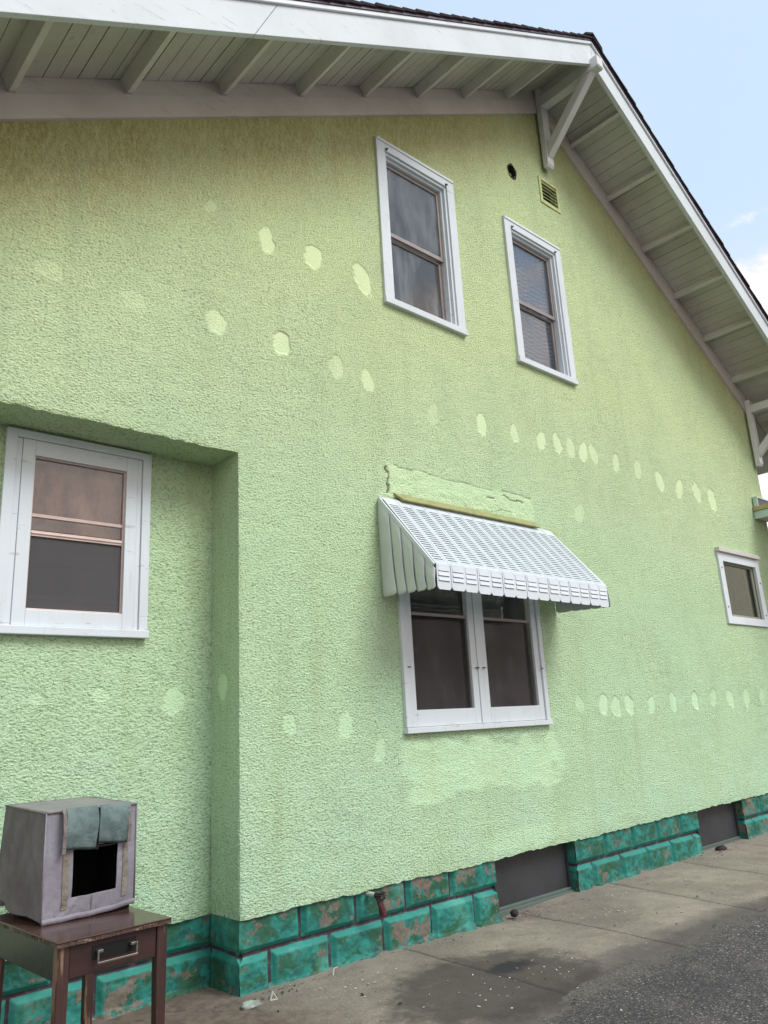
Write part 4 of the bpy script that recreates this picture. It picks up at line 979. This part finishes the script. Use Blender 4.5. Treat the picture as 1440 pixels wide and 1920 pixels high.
# ------------------------------------------------------------------ side table
def table():
    th = R(1.9); H = 0.64; W, Dp = 0.436, 0.70
    t = empty('side_table', (-1.281, -0.890, 0), 'worn dark maroon wooden table with one drawer standing by the recessed wall', 'table'); t.rotation_euler = (0, 0, th)
    top = MB(); top.box(0, W, 0, Dp, H - 0.006, H); tp = top.build('tabletop', 'table_top', t, 0.002)
    # chipped edge band under the veneer
    pts = []; nn = 120
    e = MB()
    def edge(p, q, nseg, inward):
        p, q = Vector(p), Vector(q)
        for k in range(nseg):
            a = p.lerp(q, k / nseg); c = p.lerp(q, (k + 1) / nseg)
            d = 0.0015 + 0.004 * float(vn(k * 0.1, p.x + q.y, 0.35, seed=5)) * (1 if random.random() < 0.6 else 0.1)
            o_ = Vector(inward) * d; z1 = H - 0.0065; z0 = H - 0.020 + 0.002 * random.random()
            A = [a + o_, c + o_, c + Vector(inward) * 0.03, a + Vector(inward) * 0.03]
            e.add([(v.x, v.y, z0) for v in A] + [(v.x, v.y, z1) for v in A], [(0, 3, 2, 1), (4, 5, 6, 7), (0, 1, 5, 4), (1, 2, 6, 5), (2, 3, 7, 6), (3, 0, 4, 7)])
    edge((0, 0, 0), (W, 0, 0), 90, (0, 1, 0)); edge((W, 0.031, 0), (W, Dp, 0), 90, (-1, 0, 0)); edge((0, Dp, 0), (0, 0.031, 0), 90, (1, 0, 0))
    e.box(0.031, W - 0.031, 0.031, Dp, H - 0.019, H - 0.0068)
    e.build('edge_band', 'table_edge', tp)
    for x, y in ((0.010, 0.016), (W - 0.052, 0.016), (0.010, Dp - 0.075), (W - 0.052, Dp - 0.075)):
        l = MB(); w0, w1, h1 = 0.042, 0.033, H - 0.021
        cx, cy = x + w0 / 2, y + w0 / 2
        vs = [(cx + sx * q / 2, cy + sy * q / 2, z) for q, z in ((w1, 0.0), (w0, h1 - 0.12), (w0, h1)) for sx, sy in ((-1, -1), (1, -1), (1, 1), (-1, 1))]
        fs = [(0, 3, 2, 1), (8, 9, 10, 11)] + [(r * 4 + i, r * 4 + (i + 1) % 4, r * 4 + 4 + (i + 1) % 4, r * 4 + 4 + i) for r in (0, 1) for i in range(4)]
        l.add(vs, fs); l.build('leg', 'table_leg', t, 0.004)
    a = MB(); zt, zb_ = H - 0.021, H - 0.135
    for q in ((0.016, 0.034, 0.0595, Dp - 0.076), (W - 0.034, W - 0.016, 0.0595, Dp - 0.076), (0.053, W - 0.053, Dp - 0.045, Dp - 0.03)): MB().box(*q, zb_, zt).build('apron', 'table', t, 0.002)
    d = MB(); d.box(0.0535, W - 0.0535, 0.022, 0.045, H - 0.128, zt - 0.002)
    dr = d.build('drawer', 'table', t, 0.003)
    # handle: square bow on a dark back plate
    x0, x1, z = 0.145, 0.290, H - 0.058
    MB().box(x0 - 0.010, x1 + 0.010, 0.0195, 0.0215, z - 0.028, z + 0.018).build('back_plate', 'black', dr)
    h = MB(); h.box(x0, x0 + 0.020, -0.004, 0.019, z - 0.004, z + 0.006).box(x1 - 0.020, x1, -0.004, 0.019, z - 0.004, z + 0.006)
    h.box(x0 - 0.004, x0 + 0.003, -0.010, -0.0045, z - 0.030, z + 0.006).box(x1 - 0.003, x1 + 0.004, -0.010, -0.0045, z - 0.030, z + 0.006).box(x0 - 0.004, x1 + 0.004, -0.012, -0.0045, z - 0.038, z - 0.0305)
    h.build('handle', 'steel', dr, 0.0015)
table()

# ------------------------------------------------------------------ fabric pet shelter on the table
def shelter():
    W, Dp, H = 0.368, 0.50, 0.405
    t = empty('pet_shelter', (-1.228, -0.568, 0.641), 'grey lilac canvas pet shelter with black doorway sitting on the worn table', 'pet shelter')
    # front with the doorway, sides, back: thin cloth sheets with sag and creases
    def sheet(nu, nv, fn, keep=None, flip=False):
        P = np.zeros((nu, nv, 3)); u, v = np.meshgrid(np.linspace(0, 1, nu), np.linspace(0, 1, nv), indexing='ij')
        P = np.stack(fn(u, v), -1); k = np.ones((nu - 1, nv - 1), bool)
        if keep is not None:
            uc = (u[:-1, :-1] + u[1:, 1:]) / 2; vc = (v[:-1, :-1] + v[1:, 1:]) / 2; k = keep(uc, vc)
        return grid_mesh(P, k, {}, flip)
    def hem(u): return 0.004 + 0.018 * u * u + 0.006 * np.sin(u * 7) * u * (1 - u) + 0.001 * np.sin(u * 23)
    def front(u, v):
        x = u * W + 0.008 * np.sin(v * 3.1) * (u - 0.5); z = hem(u) + v * (H - hem(u))
        cre = 0.007 * (vn(u * 1.0 - v * 0.9, v * 0.4 + u * 0.3, 0.075, 0.5, 301) - 0.5) * np.clip(np.sin(u * np.pi) * 2, 0, 1)
        y = -0.010 * np.sin(v * np.pi) * np.sin(u * np.pi) + cre
        return x, y, z
    DX0, DX1, DZ0, DZ1 = 0.300, 0.785, 0.185, 0.640
    fr = sheet(181, 181, front, lambda a, b: ~((a > DX0) & (a < DX1) & (b > DZ0) & (b < DZ1)))
    def left(u, v):     # u: back -> front, v: up
        z0 = hem(u * 0) + 0.045 * (1 - u) + 0.006 * np.sin(u * 9); z = z0 + v * (H + 0.009 * (1 - u) - z0)
        y = Dp * (1 - u)
        s = np.sin(u * np.pi)
        fold = 0.050 * s * (vn(u * 1.0 + 0.5 * v, v * 0.45, 0.15, 0.4, 311) - 0.55) * (0.35 + 0.65 * np.sin(v * np.pi)) + 0.014 * (vn(u, v, 0.08, 0.30, 312) - 0.5) * s
        belly = 0.014 * s * (1 - v) + 0.022 * (1 - u) * (1 - v)
        return -fold * 1.0 - belly, y, z
    lf = sheet(90, 90, left)
    rt_ = sheet(60, 60, lambda u, v: (W + 0.008 * np.sin(v * 3) * np.sin(u * 3.1) + 0 * u, Dp * u, hem(1 + 0 * u) + v * (H + 0.009 * u - hem(1 + 0 * u))))
    bk = sheet(30, 30, lambda u, v: (W * (1 - u), Dp + 0 * u, 0.01 + v * (H + 0.009 - 0.01)))
    body = np_object('cover', [fr, rt_, bk], 'cover', t)
    sdp = np_object('side_panel', [lf], 'cover_side', t); sdp.modifiers.new('thickness', 'SOLIDIFY').thickness = 0.003
    sm = body.modifiers.new('thickness', 'SOLIDIFY'); sm.thickness = 0.003; sm.offset = -1
    def topf(u, v):
        z = H + 0.009 * v - 0.010 * np.sin(u * np.pi) * np.sin(v * np.pi) + 0.006 * (vn(u, v, 0.22, seed=321) - 0.5) * np.sin(u * np.pi) * np.sin(v * np.pi) + 0.001
        e = np.clip(1 - np.minimum(np.minimum(u, 1 - u) * W, np.minimum(v, 1 - v) * Dp) / 0.010, 0, 1); z = z - 0.010 * e * e
        return u * (W + 0.004) - 0.002, v * (Dp + 0.004) - 0.003, z
    tp = np_object('top_panel', [sheet(60, 60, topf)], 'cover_top', t)
    # piping round the top and the front edges
    pp = MB()
    cs = [(-0.002, -0.003, H - 0.005), (W + 0.002, -0.003, H - 0.005), (W + 0.002, Dp, H + 0.008), (-0.002, Dp, H + 0.008)]
    for i in range(4): pp.tube(cs[i], cs[(i + 1) % 4], 0.0035, n=8)
    pp.build('piping', 'grey_tape', t, smooth=True)
    MB().tube((-0.001, -0.002, 0.008), (-0.002, -0.003, H - 0.006), 0.003, n=8).build('piping', 'cover', t, smooth=True)
    MB().tube((W + 0.001, -0.002, 0.024), (W + 0.002, -0.003, H - 0.006), 0.003, n=8).build('piping', 'cover', t, smooth=True)
    # hem band along the foot
    def hemf(u, v): return u * W, -0.008 - 0.004 * np.sin(v * np.pi) - 0.004 * np.sin(u * np.pi), hem(u) - 0.004 + v * 0.020
    np_object('hem', [sheet(80, 8, hemf)], 'cover', t)
    # dark inner box
    ib = MB(); ib.box(0.012, W - 0.012, 0.325, 0.35, 0.0005, H - 0.03).box(0.012, 0.022, 0.012, 0.324, 0.0005, H - 0.03).box(W - 0.022, W - 0.012, 0.012, 0.324, 0.0005, H - 0.03).box(0.0225, W - 0.0225, 0.012, 0.324, 0.0005, 0.012).box(0.0225, W - 0.0225, 0.012, 0.324, H - 0.045, H - 0.031)
    ib.build('inner_box', 'black', t)
    MB().box(0.105, 0.286, 0.008, 0.012, 0.250, 0.256).build('frame_rod', 'dark_metal', t)
    # rolled-up door flap in two halves with webbing at both sides
    def flap(xa, xb, seed):
        def f(u, v):
            x = xa + u * (xb - xa) + 0.004 * np.sin(v * 4 + seed); z = H + 0.004 - v * (0.146 - 0.006 * np.sin(u * 3 + seed) + (0.012 if seed < 2 else 0.0))
            y = -0.014 - 0.022 * np.sin(np.clip(v, 0, 1) * np.pi * 0.93) ** 0.6 - 0.010 * (vn(u + seed, v, 0.22, 0.3, 330 + seed) - 0.5) * np.sin(v * np.pi)
            y = y + 0.012 * (v > 0.97)
            return x, y, z
        return sheet(40, 40, f)
    fl = np_object('door_flap', [flap(0.066, 0.192, 1)], 'flap', t); fl.modifiers.new('thickness', 'SOLIDIFY').thickness = 0.003
    fl = np_object('door_flap', [flap(0.201, 0.330, 2)], 'flap', t); fl.modifiers.new('thickness', 'SOLIDIFY').thickness = 0.003
    MB().box(0.189, 0.204, -0.022, -0.012, 0.245, H - 0.002).build('gap_shade', 'black', t)  # black strip painted as the shade between the flap halves
    for xa, xb in ((0.054, 0.0685), (0.3175, 0.333)):
        b = MB(); b.prism([(-0.006, H + 0.006), (-0.030, H - 0.010), (-0.042, H - 0.080), (-0.036, H - 0.146 - (0.014 if xa < .1 else 0)), (-0.030, H - 0.146 - (0.014 if xa < .1 else 0)), (-0.036, H - 0.080), (-0.026, H - 0.014), (-0.006, H + 0.002)], xa, xb, 'x'); b.build('webbing', 'grey_tape', t, 0.001)
    for xa, xb in ((0.072, 0.094), (0.312, 0.332)):
        def vf(u, v, xa=xa, xb=xb):
            uu = (xa + u * (xb - xa)) / W; vv = 0.09 + v * 0.52; x, y, z = front(uu, vv); return x, y - 0.0035, z
        np_object('fastener_tape', [sheet(6, 50, vf)], 'velcro', t)
    def sf(u, v):
        uu = (0.190 + u * 0.014) / W; vv = 0.0 + v * 0.175; x, y, z = front(uu, vv); return x, y - 0.0045 - 0.003 * np.sin(u * np.pi), z
    np_object('seam_flap', [sheet(8, 30, sf)], 'cover', t)
shelter()
